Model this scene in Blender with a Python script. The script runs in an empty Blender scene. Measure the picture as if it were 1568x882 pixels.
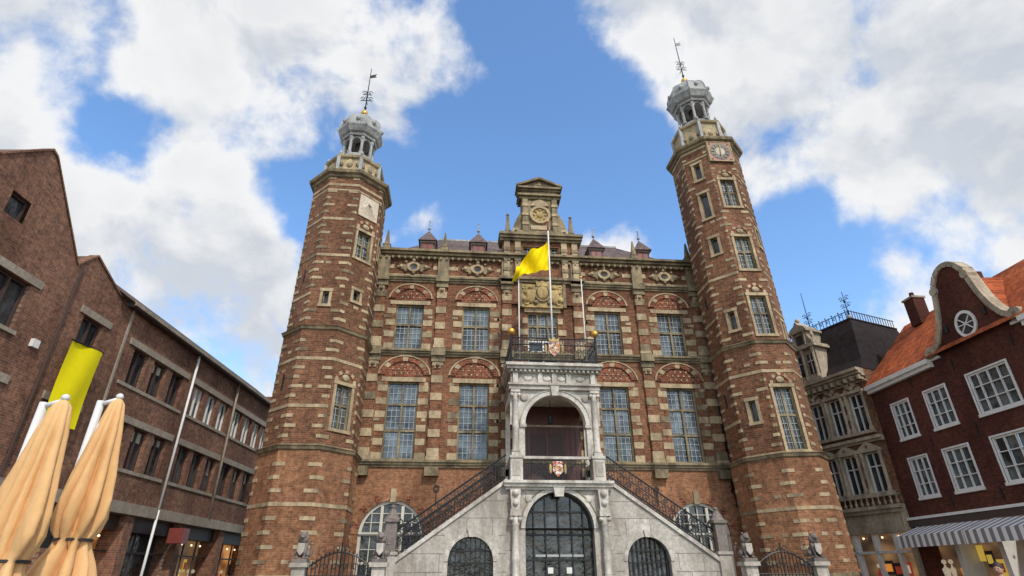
import bpy, math, random
from mathutils import Matrix, Vector
random.seed(7)
pi=math.pi; rad=math.radians
sc=bpy.context.scene

# ------------------------------------------------------------------ materials
def newmat(name):
    m=bpy.data.materials.new(name); m.use_nodes=True
    nt=m.node_tree; b=nt.nodes['Principled BSDF']
    return m,nt,b
def N(nt,t,**k):
    n=nt.nodes.new(t)
    for a,v in k.items(): setattr(n,a,v)
    return n
def mixc(nt,fac,a,b,mode='MIX'):
    n=N(nt,'ShaderNodeMix',data_type='RGBA',blend_type=mode)
    for sock,val in ((n.inputs[0],fac),(n.inputs[6],a),(n.inputs[7],b)):
        if hasattr(val,'is_linked'): nt.links.new(val,sock)
        elif isinstance(val,(int,float)): sock.default_value=val
        else: sock.default_value=(*val,1)
    return n.outputs[2]
def noise(nt,vec,scale,detail=6,rough=.6,dist=0):
    n=N(nt,'ShaderNodeTexNoise'); n.inputs['Scale'].default_value=scale
    n.inputs['Detail'].default_value=detail; n.inputs['Roughness'].default_value=rough
    n.inputs['Distortion'].default_value=dist
    if vec is not None: nt.links.new(vec,n.inputs['Vector'])
    return n.outputs['Fac']
def ramp(nt,val,p0,p1,c0=(0,0,0),c1=(1,1,1)):
    r=N(nt,'ShaderNodeValToRGB'); nt.links.new(val,r.inputs[0])
    r.color_ramp.elements[0].position=p0; r.color_ramp.elements[1].position=p1
    r.color_ramp.elements[0].color=(*c0,1); r.color_ramp.elements[1].color=(*c1,1)
    return r.outputs[0]
def objpos(nt,scale=(1,1,1)):
    tc=N(nt,'ShaderNodeTexCoord'); mp=N(nt,'ShaderNodeMapping')
    mp.inputs['Scale'].default_value=scale
    nt.links.new(tc.outputs['Object'],mp.inputs[0]); return mp.outputs[0]
def bump(nt,b,val,st=.3,d=.02):
    n=N(nt,'ShaderNodeBump'); n.inputs['Strength'].default_value=st; n.inputs['Distance'].default_value=d
    nt.links.new(val,n.inputs['Height']); nt.links.new(n.outputs[0],b.inputs['Normal'])

def brick(name,c1,c2,mort,kx=1,ky=.45,stain=(.42,.40,.40),sf=.7,bw=.24,bh=.078,pv=1.0):
    m,nt,b=newmat(name)
    tc=N(nt,'ShaderNodeTexCoord'); sx=N(nt,'ShaderNodeSeparateXYZ'); nt.links.new(tc.outputs['Object'],sx.inputs[0])
    a=N(nt,'ShaderNodeMath',operation='MULTIPLY'); a.inputs[1].default_value=kx; nt.links.new(sx.outputs[0],a.inputs[0])
    c=N(nt,'ShaderNodeMath',operation='MULTIPLY_ADD'); c.inputs[1].default_value=ky
    nt.links.new(sx.outputs[1],c.inputs[0]); nt.links.new(a.outputs[0],c.inputs[2])
    cb=N(nt,'ShaderNodeCombineXYZ'); nt.links.new(c.outputs[0],cb.inputs[0]); nt.links.new(sx.outputs[2],cb.inputs[1])
    br=N(nt,'ShaderNodeTexBrick'); nt.links.new(cb.outputs[0],br.inputs['Vector'])
    br.inputs['Scale'].default_value=1; br.inputs['Brick Width'].default_value=bw; br.inputs['Row Height'].default_value=bh
    br.inputs['Mortar Size'].default_value=.009; br.inputs['Mortar Smooth'].default_value=.3; br.inputs['Bias'].default_value=0
    br.inputs['Color1'].default_value=(*c1,1); br.inputs['Color2'].default_value=(*c2,1); br.inputs['Mortar'].default_value=(*mort,1)
    p=objpos(nt); p2=objpos(nt,(1,1,.35))
    n1=noise(nt,p,6,5,.8); v=ramp(nt,n1,.34,.66,(.48,.45,.46),(1.45,1.36,1.25))
    col=mixc(nt,.95*pv,br.outputs[0],v,'MULTIPLY')
    n2=noise(nt,p2,.5,7,.66); s=ramp(nt,n2,.42,.62)
    col2=mixc(nt,1,col,stain,'MULTIPLY'); f=N(nt,'ShaderNodeMath',operation='MULTIPLY'); f.inputs[1].default_value=sf
    nt.links.new(s,f.inputs[0]); col=mixc(nt,f.outputs[0],col,col2)
    n4=noise(nt,objpos(nt,(1,1,.8)),.9,4,.55); w4=ramp(nt,n4,.56,.64)
    f4=N(nt,'ShaderNodeMath',operation='MULTIPLY'); f4.inputs[1].default_value=.45; nt.links.new(w4,f4.inputs[0])
    col=mixc(nt,f4.outputs[0],col,mixc(nt,1,col,(1.35,1.40,1.35),'MULTIPLY'))
    n3=noise(nt,objpos(nt,(1,1,3)),14,3,.8); w=ramp(nt,n3,.60,.72)
    fw=N(nt,'ShaderNodeMath',operation='MULTIPLY'); fw.inputs[1].default_value=.3; nt.links.new(w,fw.inputs[0])
    col=mixc(nt,fw.outputs[0],col,tuple(min(1,x*1.8) for x in c1))
    nt.links.new(col,b.inputs['Base Color']); b.inputs['Roughness'].default_value=.9
    b.inputs['Specular IOR Level'].default_value=.2
    inv=N(nt,'ShaderNodeMath',operation='SUBTRACT'); inv.inputs[0].default_value=1; nt.links.new(br.outputs['Fac'],inv.inputs[1])
    bump(nt,b,inv.outputs[0],.5,.01); return m
def stone(name,c,dark,sf=.7,scale=1.1,p0=.42,p1=.66,rough=.85,streak=.4):
    m,nt,b=newmat(name); p=objpos(nt); p2=objpos(nt,(1,1,streak))
    n1=noise(nt,p,8,6,.8); v=ramp(nt,n1,.32,.68,(.62,.62,.63),(1.25,1.22,1.18))
    base=mixc(nt,1,c,v,'MULTIPLY')
    n2=noise(nt,p2,scale,8,.7); s=ramp(nt,n2,p0,p1)
    f=N(nt,'ShaderNodeMath',operation='MULTIPLY'); f.inputs[1].default_value=sf; nt.links.new(s,f.inputs[0])
    col=mixc(nt,f.outputs[0],base,dark); nt.links.new(col,b.inputs['Base Color'])
    b.inputs['Roughness'].default_value=rough; b.inputs['Specular IOR Level'].default_value=.25
    bump(nt,b,n1,.35,.02); return m
def plain(name,c,rough=.5,metal=0,var=.15,spec=.5,em=0):
    m,nt,b=newmat(name); n=noise(nt,objpos(nt),4,5,.7)
    v=ramp(nt,n,.3,.7,(1-var,)*3,(1+var,)*3); nt.links.new(mixc(nt,1,c,v,'MULTIPLY'),b.inputs['Base Color'])
    b.inputs['Roughness'].default_value=rough; b.inputs['Metallic'].default_value=metal; b.inputs['Specular IOR Level'].default_value=spec
    if em: b.inputs['Emission Color'].default_value=(*c,1); b.inputs['Emission Strength'].default_value=em
    return m
def glassm(name,c,metal=.55,rough=.06,wob=.25):
    m,nt,b=newmat(name); n=noise(nt,objpos(nt),1.3,5,.6)
    v=ramp(nt,n,.38,.62,(.25,.25,.25),(1.5,1.5,1.5)); nt.links.new(mixc(nt,1,c,v,'MULTIPLY'),b.inputs['Base Color'])
    b.inputs['Metallic'].default_value=metal; b.inputs['Roughness'].default_value=rough
    n2=noise(nt,objpos(nt),4.5,3,.6); bump(nt,b,n2,wob,.08); return m
def rooftile(name,c1,c2,kx,ky,bw=.25,bh=.3):
    return brick(name,c1,c2,tuple(x*.35 for x in c1),kx,ky,(.5,.48,.46),.6,bw,bh)

BR=brick('hall_brick',(.285,.122,.062),(.160,.068,.038),(.26,.19,.135))
BRT=brick('tower_brick',(.270,.120,.062),(.148,.066,.038),(.26,.19,.135))
BRB=brick('base_brick',(.40,.188,.095),(.28,.125,.064),(.33,.24,.165))
BRD=brick('diaper_brick',(.31,.092,.050),(.13,.050,.032),(.38,.26,.17),bw=.2,bh=.12)
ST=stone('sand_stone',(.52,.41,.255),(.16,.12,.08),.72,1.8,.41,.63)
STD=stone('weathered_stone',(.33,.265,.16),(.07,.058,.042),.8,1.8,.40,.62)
GILT=stone('gilded_relief',(.56,.42,.19),(.20,.14,.07),.7,3.0,.42,.62)
GS=stone('grey_stone',(.55,.51,.45),(.22,.185,.15),.75,.8,.41,.63)
GW=stone('white_stone',(.65,.615,.55),(.22,.185,.15),.7,1.6,.44,.64)
PK=stone('pillar_stone',(.24,.205,.185),(.10,.09,.08),.6,2)
LEAD=stone('lead',(.42,.43,.42),(.15,.155,.155),.8,2.2,rough=.6)
SLATE=rooftile('slate',(.20,.155,.155),(.13,.105,.11),1,.45,.3,.2)
IRON=plain('iron',(.02,.02,.022),.45,.3)
GOLD=plain('gold',(.70,.40,.08),.45,.7)
GLS=glassm('leaded_glass',(.115,.135,.14),.20,.11)
GLD=glassm('dark_glass',(.05,.055,.06),.12,.08)
LEADB=plain('window_lead',(.36,.38,.37),.6)
DKW=plain('dark_wood',(.06,.035,.028),.6)
RED=plain('red_shutter',(.20,.04,.03),.5)
WOOD=plain('maroon_wood',(.10,.03,.022),.45)
WHT=plain('white_paint',(.74,.72,.68),.5,0,.1)
WHB=plain('cream_frame',(.58,.54,.45),.6,0,.1)
YEL=plain('yellow_cloth',(.84,.62,.005),.85,0,.06,.1)
YEL2=plain('yellow_banner',(.84,.72,.01),.8,0,.05,.1)
PALE=stone('sundial_stone',(.66,.58,.46),(.42,.33,.24),.6,3)
CLOCK=plain('clock_black',(.02,.02,.02),.4)
CLR=plain('clock_red',(.36,.17,.11),.6)
LAMPW=plain('shop_lamp',(1.0,.80,.5),.5,0,.02,.5,2.0)
GOODS=[plain('shop_goods_red',(.45,.06,.03),.6,0,.3,.3,.25),plain('shop_goods_orange',(.8,.3,.05),.6,0,.3,.3,.5),plain('shop_goods_pale',(.7,.6,.45),.6,0,.3,.3,.35),plain('shop_goods_dark',(.05,.04,.04),.6),plain('shop_goods_yellow',(.8,.55,.1),.6,0,.3,.3,.4)]  # emission on all but the dark goods stands in for interior shop lighting
BL_=brick('office_brick',(.27,.132,.084),(.18,.088,.06),(.25,.19,.145),0,1,bw=.24)
CON=stone('concrete',(.36,.31,.245),(.18,.15,.12),.6,1.4)
OR_=brick('gable_brick',(.135,.036,.024),(.09,.026,.019),(.10,.065,.05),0,1,pv=.8)
TB=brick('town_brick',(.25,.122,.066),(.155,.075,.045),(.24,.18,.13),0,1)
TILE_O=rooftile('orange_tile',(.52,.135,.045),(.32,.08,.03),0,1)
TILE_D=rooftile('dark_tile',(.17,.115,.09),(.11,.078,.06),0,1)
ROOFB=plain('black_roof',(.034,.027,.027),.95,0,.3,.06)
CREAM=stone('cream_stone',(.50,.42,.31),(.14,.11,.08),.7,1.8)
MASTM=plain('mast_white',(.72,.71,.69),.4,.1,.05)
BLK=plain('black_strap',(.02,.02,.02),.6)
def canvasm():
    m,nt,b=newmat('parasol_canvas'); p=objpos(nt,(1,1,.5)); n=noise(nt,p,5,4,.5)
    v=ramp(nt,n,.3,.7,(.66,.385,.165),(.78,.475,.225)); nt.links.new(v,b.inputs['Base Color'])
    b.inputs['Roughness'].default_value=.9; b.inputs['Specular IOR Level'].default_value=.1
    n2=noise(nt,objpos(nt,(1,1,.35)),11,5,.6); bump(nt,b,n2,.6,.03); return m
CANV=canvasm()
def shopm(name,c1,c2,c3,st,s=1.6):
    m,nt,b=newmat(name); p=objpos(nt,(1,1,1.6)); n=noise(nt,p,s,1,.4,0)
    r=N(nt,'ShaderNodeValToRGB'); nt.links.new(n,r.inputs[0]); r.color_ramp.interpolation='LINEAR'
    r.color_ramp.elements[0].position=.30; r.color_ramp.elements[0].color=(*c1,1)
    r.color_ramp.elements[1].position=.75; r.color_ramp.elements[1].color=(*c3,1)
    e=r.color_ramp.elements.new(.50); e.color=(*c2,1)
    nt.links.new(r.outputs[0],b.inputs['Base Color']); nt.links.new(r.outputs[0],b.inputs['Emission Color'])
    b.inputs['Emission Strength'].default_value=st; b.inputs['Roughness'].default_value=.3; return m
SHOP=shopm('lit_shop',(.14,.05,.015),(.42,.17,.05),(.75,.38,.13),.75,.9)
SHOP2=shopm('shop_window',(.05,.03,.02),(.16,.09,.045),(.42,.24,.10),.5,.9)
def stripem():
    m,nt,b=newmat('awning_stripes'); w=N(nt,'ShaderNodeTexWave',bands_direction='Y'); w.inputs['Scale'].default_value=.95
    nt.links.new(objpos(nt),w.inputs[0]); nt.links.new(ramp(nt,w.outputs['Fac'],.46,.54,(.24,.22,.23),(.80,.78,.75)),b.inputs['Base Color'])
    b.inputs['Roughness'].default_value=.9; return m
STRIPE=stripem()
def crestm():
    m,nt,b=newmat('coat_of_arms'); n=noise(nt,objpos(nt),9,2,.5)
    r=N(nt,'ShaderNodeValToRGB'); nt.links.new(n,r.inputs[0]); r.color_ramp.interpolation='CONSTANT'
    cols=[(0,(.02,.04,.16)),(.42,(.6,.4,.06)),(.5,(.4,.03,.03)),(.58,(.7,.66,.6))]
    r.color_ramp.elements[0].position=0; r.color_ramp.elements[0].color=(*cols[0][1],1)
    r.color_ramp.elements[1].position=.42; r.color_ramp.elements[1].color=(*cols[1][1],1)
    for p_,c_ in cols[2:]:
        e=r.color_ramp.elements.new(p_); e.color=(*c_,1)
    nt.links.new(r.outputs[0],b.inputs['Base Color']); return m
CREST=crestm()

# ------------------------------------------------------------------ mesh builder
class B:
    def __init__(s,M=None):
        s.v=[];s.f=[];s.mi=[];s.sm=[];s.mats=[];s.M=M or Matrix.Identity(4)
    def add(s,vs,fs,mat,smooth=False):
        o=len(s.v); M=s.M
        s.v+= [tuple(M@Vector(p)) for p in vs]
        if mat not in s.mats: s.mats.append(mat)
        k=s.mats.index(mat)
        for f in fs: s.f.append(tuple(i+o for i in f)); s.mi.append(k); s.sm.append(smooth)
    def box(s,x0,x1,y0,y1,z0,z1,mat):
        s.add([(x0,y0,z0),(x1,y0,z0),(x1,y1,z0),(x0,y1,z0),(x0,y0,z1),(x1,y0,z1),(x1,y1,z1),(x0,y1,z1)],
              [(0,3,2,1),(4,5,6,7),(0,1,5,4),(1,2,6,5),(2,3,7,6),(3,0,4,7)],mat)
    def quad(s,a,b,c,d,mat): s.add([a,b,c,d],[(0,1,2,3)],mat)
    def prism(s,pts,y0,y1,mat):
        n=len(pts); s.add([(x,y0,z) for x,z in pts]+[(x,y1,z) for x,z in pts],
          [tuple(range(n)),tuple(range(2*n-1,n-1,-1))]+[(i,i+n,(i+1)%n+n,(i+1)%n) for i in range(n)],mat)
    def lathe(s,prof,n,mat,rot=0,cx=0,cy=0,smooth=False,cap=True):
        vs=[];fs=[]
        for r,z in prof:
            for i in range(n):
                a=rot+2*pi*i/n; vs.append((cx+r*math.cos(a),cy+r*math.sin(a),z))
        for j in range(len(prof)-1):
            for i in range(n):
                fs.append((j*n+i,j*n+(i+1)%n,(j+1)*n+(i+1)%n,(j+1)*n+i))
        if cap: fs.append(tuple(range(n-1,-1,-1))); fs.append(tuple(range((len(prof)-1)*n,len(prof)*n)))
        s.add(vs,fs,mat,smooth)
    def tube(s,p0,p1,r,mat,n=6,r1=None):
        p0=Vector(p0);p1=Vector(p1);d=(p1-p0).normalized()
        a=d.orthogonal().normalized(); b=d.cross(a); r1=r if r1 is None else r1
        vs=[tuple(p0+(a*math.cos(2*pi*i/n)+b*math.sin(2*pi*i/n))*r) for i in range(n)]+[tuple(p1+(a*math.cos(2*pi*i/n)+b*math.sin(2*pi*i/n))*r1) for i in range(n)]
        s.add(vs,[(i,(i+1)%n,(i+1)%n+n,i+n) for i in range(n)]+[tuple(range(n-1,-1,-1)),tuple(range(n,2*n))],mat,n>6)
    def path(s,pts,r,mat,n=5):
        for a,b in zip(pts[:-1],pts[1:]): s.tube(a,b,r,mat,n)
    def sph(s,c,r,mat,n=10,sx=1,sy=1,sz=1):
        prof=[(max(.001,math.sin(pi*j/n)),-math.cos(pi*j/n)) for j in range(n+1)]
        vs=[];fs=[];m=n+2
        for q,z in prof:
            for i in range(m):
                a=2*pi*i/m; vs.append((c[0]+r*sx*q*math.cos(a),c[1]+r*sy*q*math.sin(a),c[2]+r*sz*z))
        for j in range(n):
            for i in range(m): fs.append((j*m+i,j*m+(i+1)%m,(j+1)*m+(i+1)%m,(j+1)*m+i))
        s.add(vs,fs,mat,True)
    def ring(s,cx,cz,r0,r1,a0,a1,y0,y1,n,mats,ez=1):
        for i in range(n):
            t0=a0+(a1-a0)*i/n; t1=a0+(a1-a0)*(i+1)/n
            P=[(cx+r*math.cos(t),cz+ez*r*math.sin(t)) for r,t in ((r0,t0),(r1,t0),(r1,t1),(r0,t1))]
            s.prism(P,y0,y1,mats[i%len(mats)] if isinstance(mats,list) else mats)
    def disc(s,cx,cz,r,y,mat,n=24,ez=1):
        s.add([(cx+r*math.cos(2*pi*i/n),y,cz+ez*r*math.sin(2*pi*i/n)) for i in range(n)],[tuple(range(n))],mat)
    def wall(s,x0,x1,z0,z1,ops,mat,y=0,d=.25,rm=None):
        xs=sorted({x0,x1,*[o[0] for o in ops],*[o[1] for o in ops]}); zs=sorted({z0,z1,*[o[2] for o in ops],*[o[3] for o in ops]})
        xs=[x for x in xs if x0<=x<=x1]; zs=[z for z in zs if z0<=z<=z1]
        for a,b in zip(xs[:-1],xs[1:]):
            for c,e in zip(zs[:-1],zs[1:]):
                mx=(a+b)/2;mz=(c+e)/2
                if any(o[0]<mx<o[1] and o[2]<mz<o[3] for o in ops): continue
                s.quad((a,y,c),(b,y,c),(b,y,e),(a,y,e),mat)
        rm=rm or mat
        for xa,xb,za,zb in ops:
            s.quad((xa,y,za),(xa,y+d,za),(xa,y+d,zb),(xa,y,zb),rm); s.quad((xb,y,za),(xb,y,zb),(xb,y+d,zb),(xb,y+d,za),rm)
            s.quad((xa,y,za),(xb,y,za),(xb,y+d,za),(xa,y+d,za),rm); s.quad((xa,y,zb),(xa,y+d,zb),(xb,y+d,zb),(xb,y,zb),rm)
    def archfill(s,cx,r,zs,mat,y=0,d=.25,n=20,rm=None):
        zt=zs+r
        for i in range(n):
            t0=pi*i/n;t1=pi*(i+1)/n
            xa,za=cx+r*math.cos(t0),zs+r*math.sin(t0); xb,zb=cx+r*math.cos(t1),zs+r*math.sin(t1)
            s.quad((xb,y,zb),(xa,y,za),(xa,y,zt),(xb,y,zt),mat)
            s.quad((xa,y,za),(xb,y,zb),(xb,y+d,zb),(xa,y+d,za),rm or mat)
    def cols(s,xs,lo,hi,y0,y1,mat):
        for a,b in zip(xs[:-1],xs[1:]):
            if hi(a)-lo(a)<1e-4 and hi(b)-lo(b)<1e-4: continue
            s.add([(a,y0,lo(a)),(b,y0,lo(b)),(b,y0,hi(b)),(a,y0,hi(a)),(a,y1,lo(a)),(b,y1,lo(b)),(b,y1,hi(b)),(a,y1,hi(a))],
              [(0,1,2,3),(7,6,5,4),(3,2,6,7),(0,4,5,1)],mat)
        for a in (xs[0],xs[-1]): s.quad((a,y0,lo(a)),(a,y1,lo(a)),(a,y1,hi(a)),(a,y0,hi(a)),mat)
    def done(s,name,parent=None):
        me=bpy.data.meshes.new(name); me.from_pydata(s.v,[],s.f)
        for m in s.mats: me.materials.append(m)
        me.polygons.foreach_set('material_index',s.mi); me.polygons.foreach_set('use_smooth',s.sm); me.update()
        o=bpy.data.objects.new(name,me); sc.collection.objects.link(o)
        if parent: o.parent=parent
        return o
def empty(name,loc=(0,0,0)):
    e=bpy.data.objects.new(name,None); sc.collection.objects.link(e); return e
def R(a): return Matrix.Rotation(a,4,'Z')
def T(x,y,z=0): return Matrix.Translation((x,y,z))

def window(b,xa,xb,za,zb,y,gl,fr,nx=2,rows=None,lead=None,fw=.07,mw=.09,fy=.12,gy=.2,lb=.022,lx=.2,lz=.26):
    zs=[za]+[za+(zb-za)*r for r in (rows or [])]+[zb]
    for i in range(nx):
        a0=xa+(xb-xa)*i/nx; a1=xa+(xb-xa)*(i+1)/nx
        for z0,z1 in zip(zs[:-1],zs[1:]):
            t=random.uniform(-.006,.02); u=random.uniform(-.01,.01)
            b.quad((a0,y+gy+u,z0),(a1,y+gy-u,z0),(a1,y+gy-u+t,z1),(a0,y+gy+u+t,z1),gl)
    y0,y1=y+fy,y+gy-.012
    b.box(xa,xa+fw,y0,y1,za,zb,fr); b.box(xb-fw,xb,y0,y1,za,zb,fr)
    b.box(xa+fw,xb-fw,y0,y1,za,za+fw,fr); b.box(xa+fw,xb-fw,y0,y1,zb-fw,zb,fr)
    for i in range(1,nx):
        x=xa+(xb-xa)*i/nx; b.box(x-mw/2,x+mw/2,y0-.02,y1-.003,za+fw,zb-fw,fr)
    for r in (rows or []):
        z=za+(zb-za)*r; b.box(xa+fw,xb-fw,y0-.012,y1-.006,z-mw/2,z+mw/2,fr)
    if lead:
        x=xa+fw+lx
        while x<xb-fw-.05: b.box(x-lb/2,x+lb/2,y+gy-.028,y+gy-.018,za+fw,zb-fw,lead); x+=lx
        z=za+fw+lz
        while z<zb-fw-.05: b.box(xa+fw,xb-fw,y+gy-.031,y+gy-.021,z-lb/2,z+lb/2,lead); z+=lz
def scroll(b,cx,cz,r,y,mat,flip=1,w=.02):
    pts=[]
    for i in range(17):
        t=i/16*3.2*pi/2*1.3; q=r*(1-.055*i)
        pts.append((cx+flip*q*math.cos(t),y,cz+q*math.sin(t)))
    b.path(pts,w,mat,4)

# ================================================================== TOWN HALL
hall=empty('town_hall')
# ---------- main facade
b=B()
WX=[-6.5,-3.28,3.28,6.5]
ops=[]
for x in WX:
    ops.append((x-.70,x+.70,6.15,9.6)); ops.append((x-.67,x+.67,11.2,13.5))
for x in (-6.5,6.5): ops+=[(x-1.3,x+1.3,1.2,3.2),(x-1.3,x+1.3,3.2,4.5)]
ops.append((-.75,.75,9.9,13.3)); ops.append((-1.1,1.1,4.9,5.89))
b.wall(-8.6,8.6,0,5.9,[o for o in ops if o[3]<5.85],BRB)
b.wall(-8.6,8.6,5.9,16.3,[o for o in ops if o[3]>5.9],BR,rm=ST)
for x in (-6.5,6.5):
    b.archfill(x,1.3,3.2,BRB)
    b.ring(x,3.2,1.3,1.62,0,pi,-.03,.06,21,[BRB,BRD,BRB])
    b.box(x-.12,x+.12,-.08,.05,4.42,4.95,ST)
    b.quad((x-1.3,.2,1.2),(x+1.3,.2,1.2),(x+1.3,.2,4.5),(x-1.3,.2,4.5),GLD)
    b.ring(x,3.2,1.18,1.3,0,pi,.08,.18,20,WHB)
    for s_ in (-1,1): b.box(x+s_*1.24-.06,x+s_*1.24+.06,.08,.18,1.2,3.2,WHB)
    b.box(x-1.2,x+1.2,.07,.17,3.14,3.28,WHB); b.box(x-1.2,x+1.2,.075,.17,2.1,2.2,WHB)
    for k,h in ((-.42,4.28),(.42,4.28)): b.box(x+k-.06,x+k+.06,.06,.165,1.2,h,WHB)
    for k in (-.82,0,.82):
        hh=3.2+math.sqrt(1.25**2-k*k); b.box(x+k-.018,x+k+.018,.1,.16,1.2,hh,WHB)
    for z in (1.6,2.65,3.65,4.0): 
        hw=1.2 if z<3.2 else math.sqrt(1.25**2-(z-3.2)**2); b.box(x-hw,x+hw,.11,.155,z-.014,z+.014,WHB)
for x in WX:
    window(b,x-.70,x+.70,6.15,9.6,0,GLS,STD,2,[.36,.70],LEADB)
    window(b,x-.67,x+.67,11.2,13.5,0,GLS,STD,2,[.55],LEADB)
    for (z0,z1,hw) in ((6.15,9.6,.70),(11.2,13.5,.67)):
        z=z0;k=0
        while z<z1-.1:
            w=(.44 if k%2==0 else .22)*random.uniform(.92,1.08); h=min(.3,z1-z)
            for s_ in (-1,1):
                a0,a1=sorted((x+s_*hw,x+s_*(hw+w)))
                b.box(a0,a1,-.03,.05,z,z+h-.012,(ST if random.random()<.85 else STD) if k%2==0 else BR)
            z+=.3;k+=1
        b.box(x-hw-.3,x+hw+.3,-.05,.05,z1,z1+.2,ST)
    for zc,rr in ((9.86,1.14),(13.76,1.0)):
        seg=[BRD,BRD,ST,BRD,BRD,BRD,ST,BRD,BRD,BRD,ST,BRD,BRD]
        b.ring(x,zc,rr-.26,rr,.10,pi-.10,-.075,.03,13,seg,.82)
        b.ring(x,zc,rr,rr+.07,.08,pi-.08,-.11,.03,16,ST,.82)
        b.add([(x+(rr-.26)*math.cos(pi*i/16),-.012,zc+.82*(rr-.26)*math.sin(pi*i/16)) for i in range(17)],[tuple(range(17))],BRD)
        for i in range(5):
            px=x+(i-2)*.27; ph=.82*math.sqrt(max(0,(rr-.3)**2-((i-2)*.27)**2))
            j=0
            while .12+j*.2<ph-.05:
                zz=zc+.14+j*.2; o=.0 if j%2 else .13
                b.prism([(px+o-.05,zz),(px+o,zz-.05),(px+o+.05,zz),(px+o,zz+.05)],-.035,0,ST); j+=1
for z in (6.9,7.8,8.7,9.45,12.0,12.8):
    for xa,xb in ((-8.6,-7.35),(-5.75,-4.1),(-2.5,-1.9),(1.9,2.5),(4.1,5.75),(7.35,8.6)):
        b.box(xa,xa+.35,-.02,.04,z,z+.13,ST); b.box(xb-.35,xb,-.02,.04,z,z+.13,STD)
def pil(x,z0,z1,w=.24,p=.13):
    b.box(x-w,x+w,-p,.02,z0,z1,BR)
    z=z0+.15
    while z<z1-.45:
        b.box(x-w-.02,x+w+.02,-p-.035,.02,z,z+.34,ST if random.random()<.8 else STD); z+=.82
    b.box(x-w-.07,x+w+.07,-p-.08,.02,z1-.3,z1,STD); b.box(x-w-.05,x+w+.05,-p-.06,.02,z0,z0+.14,ST)
    b.box(x-w*.6,x+w*.6,-p-.05,.02,z1-.62,z1-.34,ST); b.sph((x,-p-.06,z1-.48),.1,STD,6)
for x in (-7.95,-5,-1.78,1.78,5,7.95):
    pil(x,6.12,10.85); pil(x,11.25,14.75,.22); 
    b.box(x-.27,x+.27,-.2,.02,15.07,16.1,STD)
    b.box(x-.3,x+.3,-.3,.02,5.45,5.82,STD)
    b.box(x-.32,x+.32,-.34,-.2,10.82,11.17,STD); b.box(x-.32,x+.32,-.32,-.17,14.72,15.06,STD)
def corn(z0,z1,p,mat=STD,x0=-8.6,x1=8.6,steps=3):
    h=(z1-z0)/steps
    for i in range(steps): b.box(x0,x1,-p*(i+1)/steps,.03,z0+i*h,z0+(i+1)*h,mat)
corn(5.82,6.12,.22); corn(10.85,11.15,.24); corn(14.75,15.05,.22); corn(16.1,16.48,.44)
b.box(-8.6,8.6,-.03,.03,15.1,15.2,ST)
x=-8.5
while x<8.5:
    b.box(x,x+.1,-.3,-.14,15.98,16.1,STD); x+=.3
for x in WX:
    zc=15.6
    b.ring(x,zc,.2,.33,0,2*pi,-.13,.02,16,ST,.85); b.disc(x,zc,.2,-.01,ST,16,.85)
    b.disc(x,zc,.14,-.02,GLD,16,.85)
    for s_ in (-1,1):
        b.prism([(x+s_*.3,zc+.2),(x+s_*.62,zc+.14),(x+s_*.85,zc),(x+s_*.62,zc-.14),(x+s_*.3,zc-.2)],-.08,.01,STD)
        b.sph((x+s_*.62,-.07,zc),.11,ST,6); b.sph((x+s_*.4,-.08,zc+.25),.09,STD,6); b.sph((x+s_*.4,-.08,zc-.25),.09,STD,6)
    b.sph((x,-.1,zc+.36),.1,ST,6); b.sph((x,-.1,zc-.36),.1,STD,6)
    for xa,xb in ((x-1.5,x-.95),(x+.95,x+1.5)): b.box(xa+.03,xb-.03,-.03,.02,15.5,15.72,ST)
b.box(-8.55,8.55,.03,.5,16.3,16.46,LEAD)
for x in (-8.2,8.2): b.tube((x,-.1,5.0),(x,-.1,15.9),.05,IRON,8)
b.done('facade',hall)

# ---------- centre bay and gable
b=B()
b.wall(-2.0,2.0,13.7,17.35,[(-.95,-.1,15.75,17.05),(.1,.95,15.75,17.05)],BR,y=-.16,d=.3,rm=ST)
for xa,xb in ((-.95,-.1),(.1,.95)): window(b,xa,xb,15.75,17.05,-.16,GLD,STD,2,[.6],LEADB)
for x in (-2,2): b.quad((x,-.16,13.7),(x,.6,13.7),(x,.6,17.35),(x,-.16,17.35),BR)
for x in (-1.78,-1.22,1.22,1.78):
    b.box(x-.15,x+.15,-.26,-.14,15.1,17.3,ST)
    for z in (15.5,16.1,16.7): b.box(x-.17,x+.17,-.3,-.14,z,z+.2,STD)
for z0,z1,p in ((14.85,14.98,.32),(14.98,15.12,.42),(17.3,17.42,.32),(17.42,17.56,.45),(17.56,17.7,.55)): b.box(-2.05-p*.3,2.05+p*.3,-p,.6,z0,z1,STD)
b.box(-1.15,1.15,-.24,-.1,13.5,14.8,GILT)
for s_ in (-1,1):
    b.box(s_*1.1-.08,s_*1.1+.08,-.3,-.2,13.5,14.8,STD)
    b.sph((s_*.6,-.28,14.1),.3,GILT,8,.8,.4,1.4); b.sph((s_*.6,-.3,14.55),.13,GILT,8); b.sph((s_*.9,-.25,13.9),.17,GILT,8); b.sph((s_*.35,-.26,13.75),.13,STD,6)
    b.sph((s_*.45,-.3,14.3),.13,GILT,6,1,.5,1); b.sph((s_*.85,-.28,14.35),.12,GILT,6,1,.5,1)
    b.ring(s_*.8,13.75,.06,.14,0,2*pi,-.3,-.2,10,GILT); b.ring(s_*.9,14.6,.05,.12,0,2*pi,-.3,-.2,10,GILT)
b.sph((0,-.28,14.3),.36,GILT,12,.85,.35,1.05)
b.ring(0,14.25,.34,.42,0,2*pi,-.34,-.22,20,STD,1.1)
b.prism([(-.3,14.62),(-.35,14.95),(-.15,14.82),(0,15.0),(.15,14.82),(.35,14.95),(.3,14.62)],-.36,-.2,GILT)
b.box(-.9,.9,-.1,.02,13.3,13.5,ST)
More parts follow.
